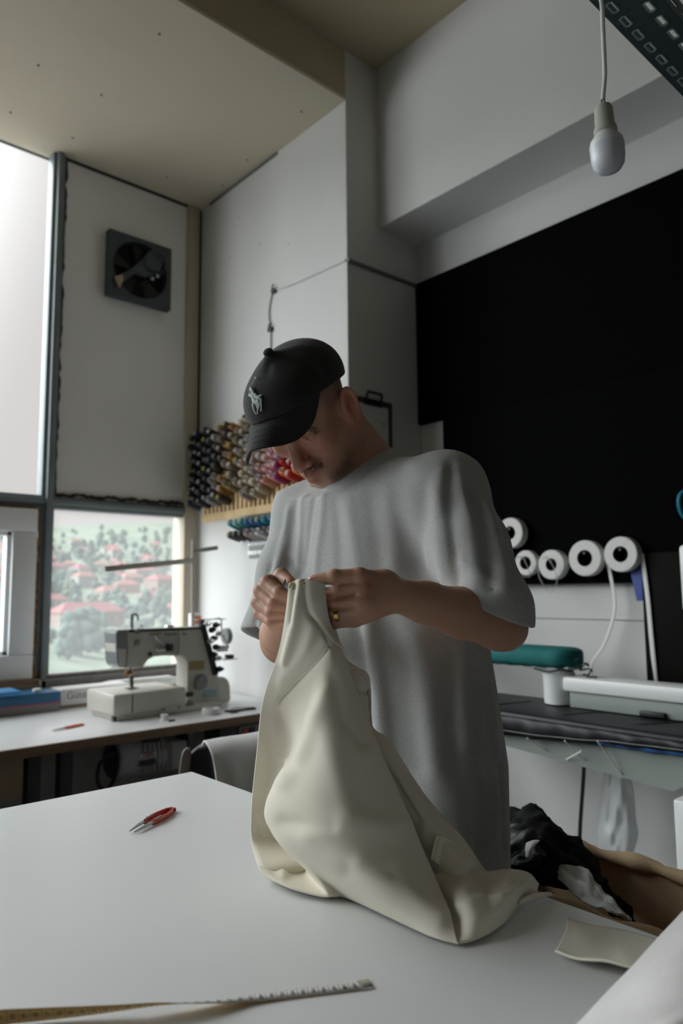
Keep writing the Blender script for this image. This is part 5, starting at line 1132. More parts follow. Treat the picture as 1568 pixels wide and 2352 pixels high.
# left hand: wrist to knuckles, four fingers running behind the cloth, thumb along the top
def finger(pts, rs, k=.0032):
    P_ = [unproj(*p) for p in pts]; B.chain(P_, rs, k)
    for p, r in zip(P_[1:-1], rs[1:-1]): B.ell(p, (r * 1.03,) * 3, None, .003)
    return P_
LK = [(826, 1350, .960), (822, 1378, .955), (818, 1403, .958), (806, 1424, .966)]
for (x, y, d), r in zip(LK, (.0115, .0118, .0115, .0105)): B.cone(LW, unproj(x + 10, y, d + .005), .022, r, .009)
B.cone(unproj(878, 1340, .985), unproj(845, 1330, .976), .020, .013, .010)
B.cone(LW + (unproj(880, 1366, .99) - LW), unproj(845, 1390, .972), .027, .021, .012)
LF = []
LF.append(finger([(822, 1356, .962), (778, 1361, .966), (736, 1363, .985), (704, 1366, .990)], (.0102, .0092, .0083, .0072)))
LF.append(finger([(820, 1382, .957), (772, 1386, .962), (730, 1388, .984), (702, 1390, .992)], (.0104, .0093, .0084, .0073)))
LF.append(finger([(818, 1405, .960), (768, 1409, .965), (732, 1410, .985), (708, 1410, .994)], (.0100, .0090, .0081, .0070)))
LF.append(finger([(806, 1426, .968), (768, 1430, .971), (738, 1429, .986), (718, 1427, .994)], (.0090, .0081, .0074, .0064)))
LT = finger([(864, 1345, .985), (826, 1323, .968), (768, 1325, .966), (719, 1333, .972)], (.0165, .0112, .0098, .0074), .004)
for a, b in ((0, 1), (1, 2), (2, 3)): B.ridge([unproj(LK[a][0] - 6, (LK[a][1] + LK[b][1]) / 2 + 2, .948), unproj(LK[a][0] - 60, (LK[a][1] + LK[b][1]) / 2 + 3, .955)], .0028, -.0032)
for (x, y, d) in LK[:3]: B.ridge([unproj(x + 2, y - 1, d - .012), unproj(870, 1362, .966)], .004, .0011)
# right hand: a loose fist round the snips, finger tips going behind the cloth
RK = [(642, 1330, 1.055), (622, 1346, 1.062), (614, 1371, 1.068), (616, 1397, 1.075)]
for (x, y, d), r in zip(RK, (.0125, .0125, .012, .011)): B.cone(RW, unproj(x + 6, y + 2, d + .004), .024, r, .010)
B.ell(unproj(640, 1385, 1.06), (.026, .026, .038), None, .02)
RF = []
RF.append(finger([(642, 1330, 1.055), (614, 1338, 1.014), (642, 1362, .992), (668, 1374, .990)], (.0112, .0102, .0090, .0076)))
RF.append(finger([(622, 1346, 1.062), (599, 1356, 1.018), (630, 1386, .994), (664, 1392, .992)], (.0112, .0102, .0090, .0076)))
RF.append(finger([(614, 1371, 1.068), (593, 1383, 1.024), (624, 1406, 1.000), (660, 1408, .998)], (.0106, .0097, .0086, .0074)))
RF.append(finger([(616, 1397, 1.075), (597, 1409, 1.032), (624, 1427, 1.008), (654, 1426, 1.004)], (.0100, .0090, .0080, .0068)))
RT = finger([(652, 1398, 1.085), (660, 1350, 1.05), (646, 1322, 1.022), (668, 1338, .996)], (.018, .0120, .0104, .0080), .004)
_snap = Solid(); _snap.ops = list(B.ops)
def trace(S_, x, y, t=.75):
    d = np.array(ray(x, y))
    for _ in range(90):
        p = V3(EYE) + d * t; s_ = S_.field(p[None], p, .02)[0]
        if s_ < .0004: break
        t += min(max(s_ * .7, .0005), .02)
        if t > 1.4: break
    return p
for pts in (((814, 1367), (790, 1371), (768, 1373), (746, 1374)), ((808, 1392), (788, 1396), (768, 1398), (746, 1398)), ((802, 1415), (784, 1418), (766, 1419), (750, 1418))):
    B.ridge([trace(_snap, x, y) for x, y in pts], .0026, -.0042)
for x, y in ((776, 1361), (774, 1386), (770, 1409)):
    for dx in (-3, 3): B.ridge([trace(_snap, x + dx, y - 6), trace(_snap, x + dx - 1, y + 6)], .0012, -.0009)
lo = np.minimum(np.minimum(LW, RE) - .1, [.55, .60, 1.12]); hi = [1.10, 1.32, 1.79]
BV, BF = B.mesh([.50, .55, 1.12], [1.12, 1.30, 1.80], .0021)
# skin tints: lips, stubble, cropped hair, redder ears and knuckles; nostril shade painted in
def blob(P, c, r): return np.exp(-np.sum(((P - np.array(c)) / np.array(r)) ** 2, axis=1))
def skin_colors(V):
    L = (V - HM) @ HA.T; base = np.tile(np.array(srgb(186, 143, 120)), (len(V), 1))
    def to(mask, rgb): nonlocal base; m = np.clip(mask, 0, 1)[:, None]; base = base * (1 - m) + np.array(srgb(*rgb)) * m
    headm = (np.abs(L[:, 0]) < .14) & (np.abs(L[:, 1]) < .1) & (L[:, 2] > -.125) & (L[:, 2] < .16); hm = headm.astype(float) * np.clip((L[:, 2] + .125) / .02, 0, 1)
    f, l, u = L.T; al = np.abs(l)
    n1 = np.sin(V @ np.array([900., 410, 300])) * np.sin(V @ np.array([-350., 800, 510])) * .5 + .5
    to(hm * .5 * blob(L, (.08, .03, -.015), (.03, .03, .02)) + hm * .5 * blob(L, (.08, -.03, -.015), (.03, .03, .02)), (196, 124, 106))
    to(hm * .55 * blob(L, (.112, 0, -.025), (.014, .016, .014)), (194, 116, 100))
    to(hm * .24 * np.clip((-.030 - u) / .02, 0, 1) * np.clip((f - .005) / .03, 0, 1), (112, 92, 80))                  # shaven beard
    to(hm * .34 * np.clip((-.078 - u) / .012, 0, 1) * np.clip((f - .035) / .02, 0, 1), (78, 62, 52))
    to(hm * .55 * np.clip((u - .012) / .025, 0, 1) * np.clip((.048 - f) / .02, 0, 1) * (al < .0775), (92, 76, 68))   # cropped hair at the temples
    to(hm * .7 * np.clip((al - .076) / .006, 0, 1) * (np.abs(L[:, 0] + .013) < .032) * (np.abs(u) < .042), (206, 138, 116))
    lip = blob(L, (.096, 0, -.0565), (.014, .020, .0048)) + blob(L, (.093, 0, -.0700), (.014, .018, .0056)); to(hm * np.clip(lip * 1.3, 0, 1), (168, 84, 80))
    to(hm * np.clip(blob(L, (.104, .007, -.040), (.005, .0038, .004)) + blob(L, (.104, -.007, -.040), (.005, .0038, .004)), 0, 1), (60, 36, 30))  # shade inside the nostrils, painted as dark skin
    to(hm * .55 * (blob(L, (.030, .046, -.080), (.022, .02, .020)) + blob(L, (.030, -.046, -.080), (.022, .02, .020))), (64, 52, 44))
    for (x, y), r, m_ in (((786, 1080), .013, .5), ((774, 1094), .012, .5), ((765, 1100), .010, .5), ((797, 1062), .011, .5), ((803, 1040), .010, .3)):
        to(m_ * np.exp(-(np.linalg.norm(V - skin_pick(V, x, y), axis=1) / r) ** 2), (52, 42, 36))
    for (x, y), r, m_ in (((700, 1010), .0030, .75), ((708, 1014), .0028, .75), ((716, 1017), .0024, .55), ((693, 1006), .003, .6)):
        to(m_ * np.exp(-(np.linalg.norm(V - skin_pick(V, x, y), axis=1) / r) ** 2), (44, 34, 30))
    for P_ in LF + RF + [LT, RT]:
        for q in P_[1:-1]: to((np.linalg.norm(V - q, axis=1) < .011) * .18, (190, 116, 98))
        to((np.linalg.norm(V - P_[-1], axis=1) < .011) * .22, (206, 136, 118))
    return base
def skin_pick(V, x, y):
    d = np.array(ray(x, y)); d /= np.linalg.norm(d); w = V - V3(EYE); t = w @ d; q = np.linalg.norm(w - t[:, None] * d, axis=1); c = np.argwhere(q < .004)[:, 0]; return V[c[np.argmin(t[c])]] if len(c) else V[int(np.argmin(q))]
man = thing('person', 'man in black cap and grey t-shirt standing at the table, looking down at his hands', 'person', (.98, .98, 0))
M_skin = mat('skin', srgb(188, 142, 118), .52, attr='tint', sss=.12, bump=.10, bscale=420)
body, BV2 = np_mesh('body', BV, BF, M_skin, man, skin_colors(BV), relax=1)
# nails on the thumb and the visible finger tips are left to the cloth; the thumb nail shows
M_nail = mat('finger_nail', srgb(206, 158, 142), .3)
tn = LT[-1]; td = (LT[-1] - LT[-2]) / np.linalg.norm(LT[-1] - LT[-2]); tu = np.array(CU) * .9 - np.array(CF) * .45; tu -= td * (tu @ td); tu /= np.linalg.norm(tu); tsd = np.cross(td, tu)
rows = [[Vector(tn + td * (a - .004) + tsd * b + tu * (.0074 - b * b * 60 - max(0, a) ** 2 * 20)) for b in (-.005, -.0025, 0, .0025, .005)] for a in (-.004, 0, .004, .008)]
MB().add(*patch(rows, 9, 9)[:2]).build('thumb_nail', M_nail, man, ang=3, solid=.0006)
# gold ring on the ring finger of the left hand
a, b = LF[2][0], LF[2][1]; c = a * .12 + b * .88; ax = (b - a) / np.linalg.norm(b - a)
MB().lathe([(.0103, -.003), (.0118, -.0028), (.0118, .0028), (.0103, .003)], c, ax, 30, close=True).build('ring', mat('gold', srgb(206, 176, 110), .25, metal=1), man)
# ---- facial hair: short strands rooted on the skin
def nearest(V, p): return int(np.argmin(np.sum((V - p) ** 2, axis=1)))
def normals(V, Fq):
    n = np.cross(V[Fq[:, 2]] - V[Fq[:, 0]], V[Fq[:, 3]] - V[Fq[:, 1]]); o = np.zeros_like(V)
    for a in range(4): np.add.at(o, Fq[:, a], n)
    return o / (np.linalg.norm(o, axis=1)[:, None] + 1e-12)
BN = normals(BV2, BF)
if np.mean(np.sum(BN * (BV2 - BV2.mean(0)), axis=1)) < 0: BN = -BN
LB = (BV2 - HM) @ HA.T
def strands(mask, n, length, r, drift, name, m_, jit=.35, seed=1):
    rg = np.random.default_rng(seed); idx = np.argwhere(mask)[:, 0]; mb = MB()
    if len(idx) == 0: return
    for i in rg.choice(idx, n):
        p = BV2[i] + rg.normal(size=3) * .0012; nn = BN[i]; dvec = drift(LB[i]); d = nn * .55 + HA.T @ np.array(dvec) + rg.normal(size=3) * jit; d /= np.linalg.norm(d)
        l = length * rg.uniform(.6, 1.2); q = p + d * l; t = d; x = np.cross(t, [0.3, .5, .8]); x /= np.linalg.norm(x); y = np.cross(t, x)
        k0 = len(mb.v); mb.add([p + x * r - nn * .001, p - x * r * .5 + y * r * .87 - nn * .001, p - x * r * .5 - y * r * .87 - nn * .001, q], [(0, 1, 3), (1, 2, 3), (2, 0, 3)])
    return mb.build(name, m_, man, smooth=False)
f_, l_, u_ = LB.T; al_ = np.abs(l_)
face = (f_ > .05) & (al_ < .08)
M_hair = mat('dark_brown_hair', srgb(84, 64, 48), .7, var=.4, vscale=300); M_hair2 = mat('light_brown_hair', srgb(120, 92, 66), .7, var=.4, vscale=300)
strands(face & (u_ < -.0345) & (u_ > -.0505) & (al_ < .031) & (f_ > .084), 900, .0065, .00028, lambda L: (0.1, .9 * np.sign(L[1]) * min(1, abs(L[1]) / .01), -.8), 'moustache', M_hair, .25, 2)
strands(face & (np.abs(u_ - .040 - .05 * 0 + (al_ - .03) ** 2 * 6) < .0055) & (al_ > .014) & (al_ < .048) & (f_ > .06), 600, .006, .00026, lambda L: (.1, np.sign(L[1]) * .9, .15), 'eyebrows', M_hair, .25, 3)
_pk = np.min([np.linalg.norm(BV2 - skin_pick(BV2, x, y), axis=1) for x, y in ((788, 1078), (776, 1092), (765, 1100), (795, 1065))], axis=0)
strands(_pk < .013, 750, .0036, .00022, lambda L: (.35, .1, -.6), 'jaw_beard', M_hair, .4, 6)
_pk = np.min([np.linalg.norm(BV2 - skin_pick(BV2, x, y), axis=1) for x, y in ((712, 988), (720, 990), (728, 994), (706, 986))], axis=0)
strands(_pk < .0055, 220, .0060, .00024, lambda L: (-.5, .9, .1), 'eyebrow', M_hair, .25, 7)
strands((l_ > -.022) & (f_ > .012) & (f_ < .095) & (u_ < -.078 + .25 * np.clip(al_ - .02, 0, .05)) & (u_ > -.13) & (al_ < .062) & (f_ + .6 * u_ < .02), 3600, .0042, .0003, lambda L: (.3, 0, -.6), 'chin_beard', M_hair, .45, 4)
# ---------------------------------------------------------------- cap
M_cap = mat('washed_black_cotton', srgb(46, 45, 46), .9, var=.25, vscale=16, bump=.15, bscale=900, spec=.2, sheen=.15)
capo = Solid()
CC = (-.006, 0, .060)
def rim_u(f, l): return .050 + .35 * f + .15 * l
capo.ell(H(*CC), (.109, .089, .080), HA, .01)
capo.ell(H(.048, 0, .080), (.068, .072, .060), HA, .03)
capo.ell(H(-.038, 0, .070), (.072, .078, .056), HA, .03)
bt = H(.014, .004, .153)
capo.cone(H(.010, .004, .128), bt, .026, .004, .045)
# crumples running down from the button
for l0, f0, amp, w in ((.030, .060, .0055, .006), (-.028, .075, .005, .006), (.060, .020, .0028, .009), (.055, -.045, .0028, .010), (.010, .090, -.005, .010), (.045, .050, -.0045, .010), (.0, -.06, .003, .01)):
    capo.ridge([bt - HU * .004, H(f0 * .6, l0 * .6, .130), H(f0, l0 * 1.2, .102)], w, amp)
capo.ell(H(*CC), (.1045, .0845, .0755), HA, .004, 's')
rim_n = HU - HF * .35 - HL * .15; rim_n /= np.linalg.norm(rim_n); rim_p = H(0, 0, .050)
capo.ops.append(('x', 0, lambda P: -((P - rim_p) @ rim_n), V3(HM), 1.0))
CV, CF_ = capo.mesh(HM - .25, HM + .25, .0026)
cap, CV2 = np_mesh('cap', CV, CF_, M_cap, man, relax=1); CN = normals(CV2, CF_)
_cl = (CV2 - HM) @ HA.T; _m = np.hypot(_cl[:, 0] - .014, _cl[:, 1] - .004) < .006; BTN = H(.014, .004, _cl[_m, 2].max() + .001)
# visor: bent sheet from the front of the rim
def rim_point(phi, du=0.0):
    f0, l0 = CC[0] + .107 * math.cos(phi), .0885 * math.sin(phi); return f0, l0, rim_u(f0, l0) + .003 + du
VT = [(-64, 0, 0, 0), (-54, .060, .044, -.016), (-40, .078, .040, -.012), (-20, .068, .018, -.004), (0, .062, .021, 0), (15, .050, .036, 0), (30, .036, .045, 0), (45, .019, .036, 0), (61, 0, 0, 0)]
vt = np.array(VT, float); rows = []
for j in range(9):
    v = j / 8; row = []
    for i in range(33):
        t_ = i / 32 * (len(VT) - 1); ph_, e, dr_, lt_ = spline(VT, 33)[i]; f0, l0, u0 = rim_point(math.radians(ph_))
        row.append(Vector(H(f0 - .004 + max(e, 0) * v, l0 + lt_ * v, u0 + .002 * (1 - v) - max(dr_, 0) * v ** 1.35)))
    rows.append(row)
V, Fk, VG = patch(rows, 61, 25)
vis = MB().add(V, Fk).build('visor', M_cap, cap, ang=3, solid=.0042)
for v_ in (6, 10, 14, 18, 22):
    pass
pipe = MB().tube([Vector(p) for p in VG[-1]], .0026, 8); pipe.build('visor_edge', M_cap, cap)
stb = MB()
for v_ in (8, 12, 16, 20):
    stb.tube([Vector(p) + Vector(HU) * .0026 for p in VG[v_]], .00045, 5)
sm_ = MB()
sm_.tube([Vector(H(*rim_point(math.radians(a), -.0005))) + (Vector(HF) * math.cos(math.radians(a)) + Vector(HL) * math.sin(math.radians(a))) * .001 for a in range(-70, 71, 5)], .0012, 6); sm_.build('crown_seam', M_cap, cap)
part_label(stb.build('visor_stitching', mat('charcoal_thread', srgb(58, 58, 60), .8), cap), 'stitching rows on the visor')
MB().lathe([(0, .006), (.005, .0055), (.0085, .003), (.0095, 0), (.0085, -.002), (0, -.002)], BTN, HU, 22).build('cap_button', M_cap, cap)
# embroidered rider with a mallet, pale grey, on the front left of the crown
def cap_point(px_, py_, lift=.0002):
    d = np.array(ray(px_, py_)); d /= np.linalg.norm(d); o = np.array(EYE); w = CV2 - o; t = w @ d; q = np.linalg.norm(w - t[:, None] * d, axis=1); m = q < .0045
    if not m.any(): i = int(np.argmin(q))
    else: c = np.argwhere(m)[:, 0]; i = c[np.argmin(t[c])]
    return Vector(o + d * t[i] - d * lift)
emb = MB()
def ez(zx, zy): return cap_point(520 + zx / 3.5636, 760 + zy / 3.5636)
for pts, r in ((((237, 380), (226, 405), (213, 435), (203, 458)), (.0009, .0009, .0010, .0012)), (((232, 378), (243, 392)), (.0014, .0012)), (((203, 458), (196, 470), (204, 478)), (.0028, .0030, .0022)), (((190, 482), (197, 492)), (.0018, .002)), (((207, 470), (216, 500), (226, 525)), (.0034, .0042, .0040)), (((196, 480), (192, 500), (184, 535)), (.0016, .0020, .0022)), (((186, 532), (200, 525), (215, 540)), (.0020, .0034, .0044)), (((215, 535), (232, 565), (250, 580), (268, 572)), (.0042, .0052, .0056, .0050)), (((230, 520), (250, 545), (275, 545)), (.0040, .0046, .0042)), (((268, 535), (282, 528), (288, 522)), (.0026, .0018, .0014)), (((278, 550), (282, 590), (284, 630), (279, 658)), (.0034, .0022, .0014, .0014)), (((262, 580), (262, 620), (254, 650), (254, 680)), (.0034, .0022, .0014, .0014)), (((225, 575), (216, 610), (222, 640), (236, 672), (242, 682)), (.0032, .0020, .0016, .0012, .0010)), (((240, 585), (250, 620), (256, 640)), (.0026, .0018, .0012)), (((216, 545), (212, 572)), (.003, .0018))):
    P_ = [ez(*p) for p in pts]; n_ = max(2, len(P_)); emb.tube(spline(P_, 4 * n_), .85 * np.interp(np.linspace(0, 1, 4 * n_), np.linspace(0, 1, len(r)), r), 7)
part_label(emb.build('embroidered_rider', mat('pale_grey_embroidery', srgb(196, 206, 202), .8), cap), 'pale grey embroidered horse and rider with mallet')
# ---------------------------------------------------------------- t-shirt
M_tee = mat('heather_grey_jersey', srgb(176, 178, 177), .95, color2=srgb(158, 160, 159), vscale=420, stretch=(.6, .6, 1.3), bump=.15, bscale=700, sheen=.15, detail=2)
TS = Solid()
secs = [(.70, .995, .960, .208, .138), (.85, .995, .960, .208, .140), (1.0, .99, .960, .214, .140), (1.15, .978, .965, .206, .136), (1.30, .965, .972, .198, .130), (1.40, .96, .98, .188, .118), (1.47, .955, .985, .17, .10)]
sz = [s[0] for s in secs]
def torso(P):
    z = P[:, 2]; cx, cy, a, b = (np.interp(z, sz, [s[i] for s in secs]) for i in (1, 2, 3, 4))
    q = np.stack([(P[:, 0] - cx) / b, (P[:, 1] - cy) / a], 1); k0 = (np.abs(q) ** 2.3).sum(1) ** (1 / 2.3); d = (k0 - 1) * np.minimum(a, b) * .85
    return np.maximum(np.maximum(d, .72 - z), z - 1.47)
TS.add('u', .03, torso, (1.0, .98, 1.1), .55)
TS.cone(LS + np.array([0, .0, -.006]), RS + np.array([0, 0, -.006]), .057, .057, .06)
TS.cone(NB + np.array([.030, 0, -.075]), NB + np.array([.018, 0, -.012]), .098, .076, .05)
TS.cone(NB + np.array([.02, -.03, -.036]), LS, .070, .057, .04); TS.cone(NB + np.array([.02, .03, -.036]), RS, .070, .057, .04)
# sleeves: loose tubes down to the elbows
lend = unproj(1130, 1398, 1.085); rend = unproj(634, 1466, 1.40)
LSd = (lend - LS); RSd = (rend - RS)
def sleeve(S0, E0, ext, cut_n, r, k=.045):
    """open cloth tube from the shoulder past the elbow, cut at the hem"""
    mid = S0 * .5 + E0 * .5; q = Solid(); q.cone(S0, mid, r[0], r[1], .05); q.cone(mid, E0, r[1], r[2], .03); q.cone(E0, E0 + ext, r[2], r[2] * 1.04, .02)
    ax = (E0 - mid) / np.linalg.norm(E0 - mid); h = Solid(); h.cone(E0 - ax * .11, E0 - ax * .03, r[1] - .026, r[2] - .014, .01); h.cone(E0 - ax * .03, E0, r[2] - .014, r[2] - .0075, .01); h.cone(E0, E0 + ext * 1.5, r[2] - .0075, r[2] - .004, .01)
    def fn(P):
        d = q.field(P); d = np.maximum(d, (P - E0) @ cut_n); return np.maximum(d, -h.field(P))
    TS.add('u', k, fn, (S0 + E0) / 2, np.linalg.norm(E0 - S0) * .5 + .22)
lcn = -np.array(CU) * .92 - np.array(CR) * .37 + np.array(CF) * .10; lcn /= np.linalg.norm(lcn)
rcn = (rend - RS) / np.linalg.norm(rend - RS)
# folds
NCOL = (H(-.02, 0, -.02) - NB); NCOL /= np.linalg.norm(NCOL); NCOL = NCOL * .5 + np.array([0, 0, .55]); NCOL /= np.linalg.norm(NCOL)
BASE = Solid(); BASE.ops = list(TS.ops); BASE.cone(LS, LS * .5 + lend * .5, .055, .060, .05).cone(LS * .5 + lend * .5, lend, .060, .058, .03).cone(RS, RS * .5 + rend * .5, .058, .066, .05).cone(RS * .5 + rend * .5, rend, .066, .068, .03)
def tp(x, y):
    d = np.array(ray(x, y)); t = .80
    for _ in range(70):
        p = V3(EYE) + d * t; s_ = BASE.field(p[None])[0]
        if s_ < .0006: break
        t += max(s_ * .8, .0008)
        if t > 1.8: break
    return p
sleeve(LS, lend, np.array([0, 0, -.07]) + np.array(CR) * .004, lcn, (.055, .060, .0575), .04); sleeve(RS, rend, (rend - RS) * .3, rcn, (.058, .066, .067), .04)
FOLDS = [
    ([(846, 1425), (858, 1520), (870, 1620), (880, 1730), (892, 1820)], .013, .011), ([(890, 1430), (905, 1540), (915, 1650), (925, 1760)], .022, -.006), ([(815, 1430), (830, 1520), (846, 1600)], .014, -.006),
    ([(742, 1140), (738, 1200), (728, 1270), (724, 1320)], .010, .0045), ([(722, 1140), (712, 1210), (702, 1300)], .008, -.004), ([(700, 1140), (690, 1215), (682, 1310)], .009, .005), ([(678, 1155), (668, 1225), (655, 1310)], .008, -.0045), ([(660, 1170), (648, 1240), (636, 1320)], .009, .005), ([(655, 1270), (675, 1300), (690, 1320)], .007, -.004),
    ([(770, 1150), (778, 1230), (782, 1310)], .012, -.003), ([(800, 1160), (812, 1240), (824, 1330)], .014, .004), ([(850, 1150), (862, 1240), (870, 1310)], .016, -.0035), ([(890, 1130), (905, 1230), (905, 1300)], .015, .004),
    ([(1036, 1060), (1030, 1130), (1038, 1220), (1046, 1290), (1050, 1345)], .007, -.006), ([(1012, 1090), (1006, 1180), (1012, 1270), (1020, 1340)], .016, .006), ([(975, 1120), (965, 1220), (955, 1310)], .018, -.004), ([(940, 1060), (985, 1110), (1010, 1170)], .014, .004),
    ([(1060, 1100), (1075, 1180), (1088, 1270), (1092, 1340)], .012, .006), ([(1085, 1110), (1105, 1200), (1120, 1290), (1128, 1350)], .010, -.005), ([(1110, 1120), (1135, 1200), (1155, 1290), (1165, 1360)], .011, .006), ([(1130, 1150), (1160, 1240), (1180, 1330)], .009, -.004), ([(1060, 1290), (1100, 1320), (1150, 1350)], .010, .004), ([(1150, 1250), (1175, 1320), (1195, 1390)], .009, .004),
    ([(1082, 1490), (1086, 1560), (1092, 1640), (1096, 1720)], .008, -.007), ([(1106, 1490), (1118, 1560), (1130, 1640), (1138, 1720)], .011, .008), ([(1090, 1650), (1108, 1590), (1122, 1540)], .008, -.004), ([(1060, 1500), (1062, 1600), (1070, 1700)], .014, .005), ([(1120, 1770), (1140, 1840), (1132, 1930)], .011, .006), ([(1100, 1780), (1108, 1870), (1100, 1960)], .014, -.005), ([(1150, 1780), (1152, 1860), (1160, 1950)], .009, -.004),
    ([(960, 1480), (985, 1600), (1000, 1740), (1010, 1860)], .028, .006), ([(1030, 1520), (1030, 1650), (1045, 1790)], .020, -.005), ([(930, 1500), (945, 1640), (960, 1760)], .018, -.004), ([(1040, 1800), (1060, 1900), (1060, 1990)], .018, .005),
    ([(640, 1290), (622, 1350), (606, 1410), (596, 1460)], .010, .006), ([(622, 1300), (604, 1370), (588, 1450)], .008, -.005), ([(660, 1240), (640, 1300), (620, 1330)], .010, .004)]
for pts, w, amp in FOLDS: TS.ridge(spline([tp(x, y) for x, y in pts], 9), w, amp * (.62 if pts[-1][1] < 1370 and pts[0][0] > 640 and pts[0][0] < 950 else .9))
TS.ops.append(('d', 0, lambda P: (lambda w, rho: np.where(np.abs(w) < .10, .0018 * np.clip((.094 - rho) / .004, 0, 1) - .0030 * np.exp(-((rho - .0955) / .0022) ** 2), 0))((P - NB) @ NCOL, np.linalg.norm((P - NB) - ((P - NB) @ NCOL)[:, None] * NCOL, axis=1)), V3(NB), .14))
# hollow: neck and sleeve openings
TS.cone(NB + np.array([.10, 0, -.20]), NB + np.array([.10, 0, -.19]), .01, .01, .01, 's')
nd = H(-.02, 0, -.02) - NB; nd /= np.linalg.norm(nd)
nc = nd * .5 + np.array([0, 0, .55]); nc /= np.linalg.norm(nc)
TS.ops.append(('x', 0, lambda P: ((P - NB) @ nc) - .048, V3(NB), 1.0))
TS.cone(NB - nd * .08, NB + nd * .12, .060, .072, .006, 's')
TV, TF = TS.mesh([.70, .52, .70], [1.30, 1.42, 1.62], .0036)
tee, TV2 = np_mesh('tshirt', TV, TF, M_tee, man, relax=2)
# collar rib
rib = []
ex = np.cross(nd, [0, 1, 0]); ex /= np.linalg.norm(ex); ey = np.cross(nd, ex)
# trousers and shoes under the table edge
TR = Solid(); hipc = np.array([1.06, .98, .88])
for s in (-1, 1):
    TR.cone(hipc + np.array([0, s * .085, 0]), np.array([1.05, .98 + s * .10, .48]), .095, .068, .05); TR.cone(np.array([1.05, .98 + s * .10, .48]), np.array([1.07, .98 + s * .11, .10]), .068, .058, .02)
TR.ell(hipc + np.array([0, 0, .0]), (.11, .16, .12), None, .06)
QV, QF = TR.mesh([.85, .65, .02], [1.28, 1.32, 1.05], .009); np_mesh('trousers', QV, QF, mat('black_trousers', srgb(30, 30, 34), .9), man)
for s in (-1, 1):
    SH = Solid(); SH.cone((1.09, .98 + s * .11, .045), (.93, .98 + s * .13, .035), .045, .035, .02); SH.cone((1.08, .98 + s * .11, .06), (1.07, .98 + s * .11, .11), .04, .045, .02); SH.ops.append(('x', 0, lambda P: .002 - P[:, 2], V3((1, 1, 0)), 1.0))
    a, b = SH.mesh([.86, .98 + s * .11 - .10, -.005], [1.16, .98 + s * .11 + .12, .19], .007); np_mesh('shoe', a, b, M_blackp, man)
# ---------------------------------------------------------------- the cream sweatshirt hanging from his hands onto the table
def cp(x, y, d): return dep(x, y, d) if d > .2 else on_table(x, y, d)
sw = thing('sweatshirt', 'cream sweatshirt held up by its neckband, draping down onto the white table', 'sweatshirt', on_table(760, 2030))
T0 = .004
front = [
 [(664, 1344, .957), (668, 1338, .956), (676, 1334, .955), (690, 1331, .952), (705, 1331, .952), (722, 1333, .952), (743, 1339, .955)],
 [(656, 1415, .962), (662, 1415, .956), (672, 1412, .951), (690, 1405, .946), (707, 1412, .946), (728, 1425, .950), (757, 1428, .957)],
 [(640, 1500, .975), (655, 1505, .967), (680, 1510, .957), (715, 1500, .945), (745, 1487, .938), (762, 1482, .940), (782, 1487, .955)],
 [(604, 1610, 1.00), (630, 1617, .995), (665, 1625, .985), (708, 1612, .952), (745, 1600, .925), (788, 1600, .925), (828, 1612, .950)],
 [(590, 1730, 1.01), (622, 1740, 1.015), (655, 1745, 1.00), (668, 1737, .955), (738, 1725, .900), (812, 1715, .900), (868, 1712, .935)],
 [(578, 1850, 1.02), (610, 1865, 1.025), (650, 1875, 1.005), (612, 1848, .950), (725, 1850, .873), (830, 1835, .873), (925, 1842, .915)],
 [(578, 1935, 1.01), (625, 1965, 1.01), (690, 1975, .985), (640, 1930, .925), (765, 1950, .850), (875, 1945, .850), (985, 1985, .880)],
 [(598, 2000, T0 + .01), (662, 2032, T0 + .006), (745, 2050, T0 + .006), (722, 1995, .893), (850, 2042, .835), (945, 2065, .820), (1024, 2078, .825)],
 [(618, 2018, T0), (682, 2043, T0), (762, 2058, T0), (800, 2063, T0), (925, 2121, T0), (1000, 2155, T0), (1052, 2168, T0)]]
rows = [[cp(*p) for p in r] for r in front]
V, Fk, FG = patch(rows, 110, 130)
def wrinkle(G, lines, bend=None):
    """soft creases along lines given in the picture, pushed along the surface normal"""
    n = np.cross(np.gradient(G, axis=1), np.gradient(G, axis=0)); n /= np.linalg.norm(n, axis=2)[..., None] + 1e-9
    tow = np.array(EYE) - G; n *= np.sign((n * tow).sum(2))[..., None]
    v = G - np.array(EYE); z = v @ np.array(CF); X = 784 + F_PX * (v @ np.array(CR)) / z; Y = 1176 - F_PX * (v @ np.array(CU)) / z
    D = np.zeros(G.shape[:2])
    for pts, w, amp in lines:
        d = np.full(D.shape, 1e9)
        for (ax_, ay), (bx_, by) in zip(pts[:-1], pts[1:]):
            L2 = (bx_ - ax_) ** 2 + (by - ay) ** 2; t = np.clip(((X - ax_) * (bx_ - ax_) + (Y - ay) * (by - ay)) / L2, 0, 1); d = np.minimum(d, np.hypot(X - ax_ - t * (bx_ - ax_), Y - ay - t * (by - ay)))
        D += amp * np.exp(-(d / w) ** 2)
    return G + n * D[..., None], (X, Y, n)
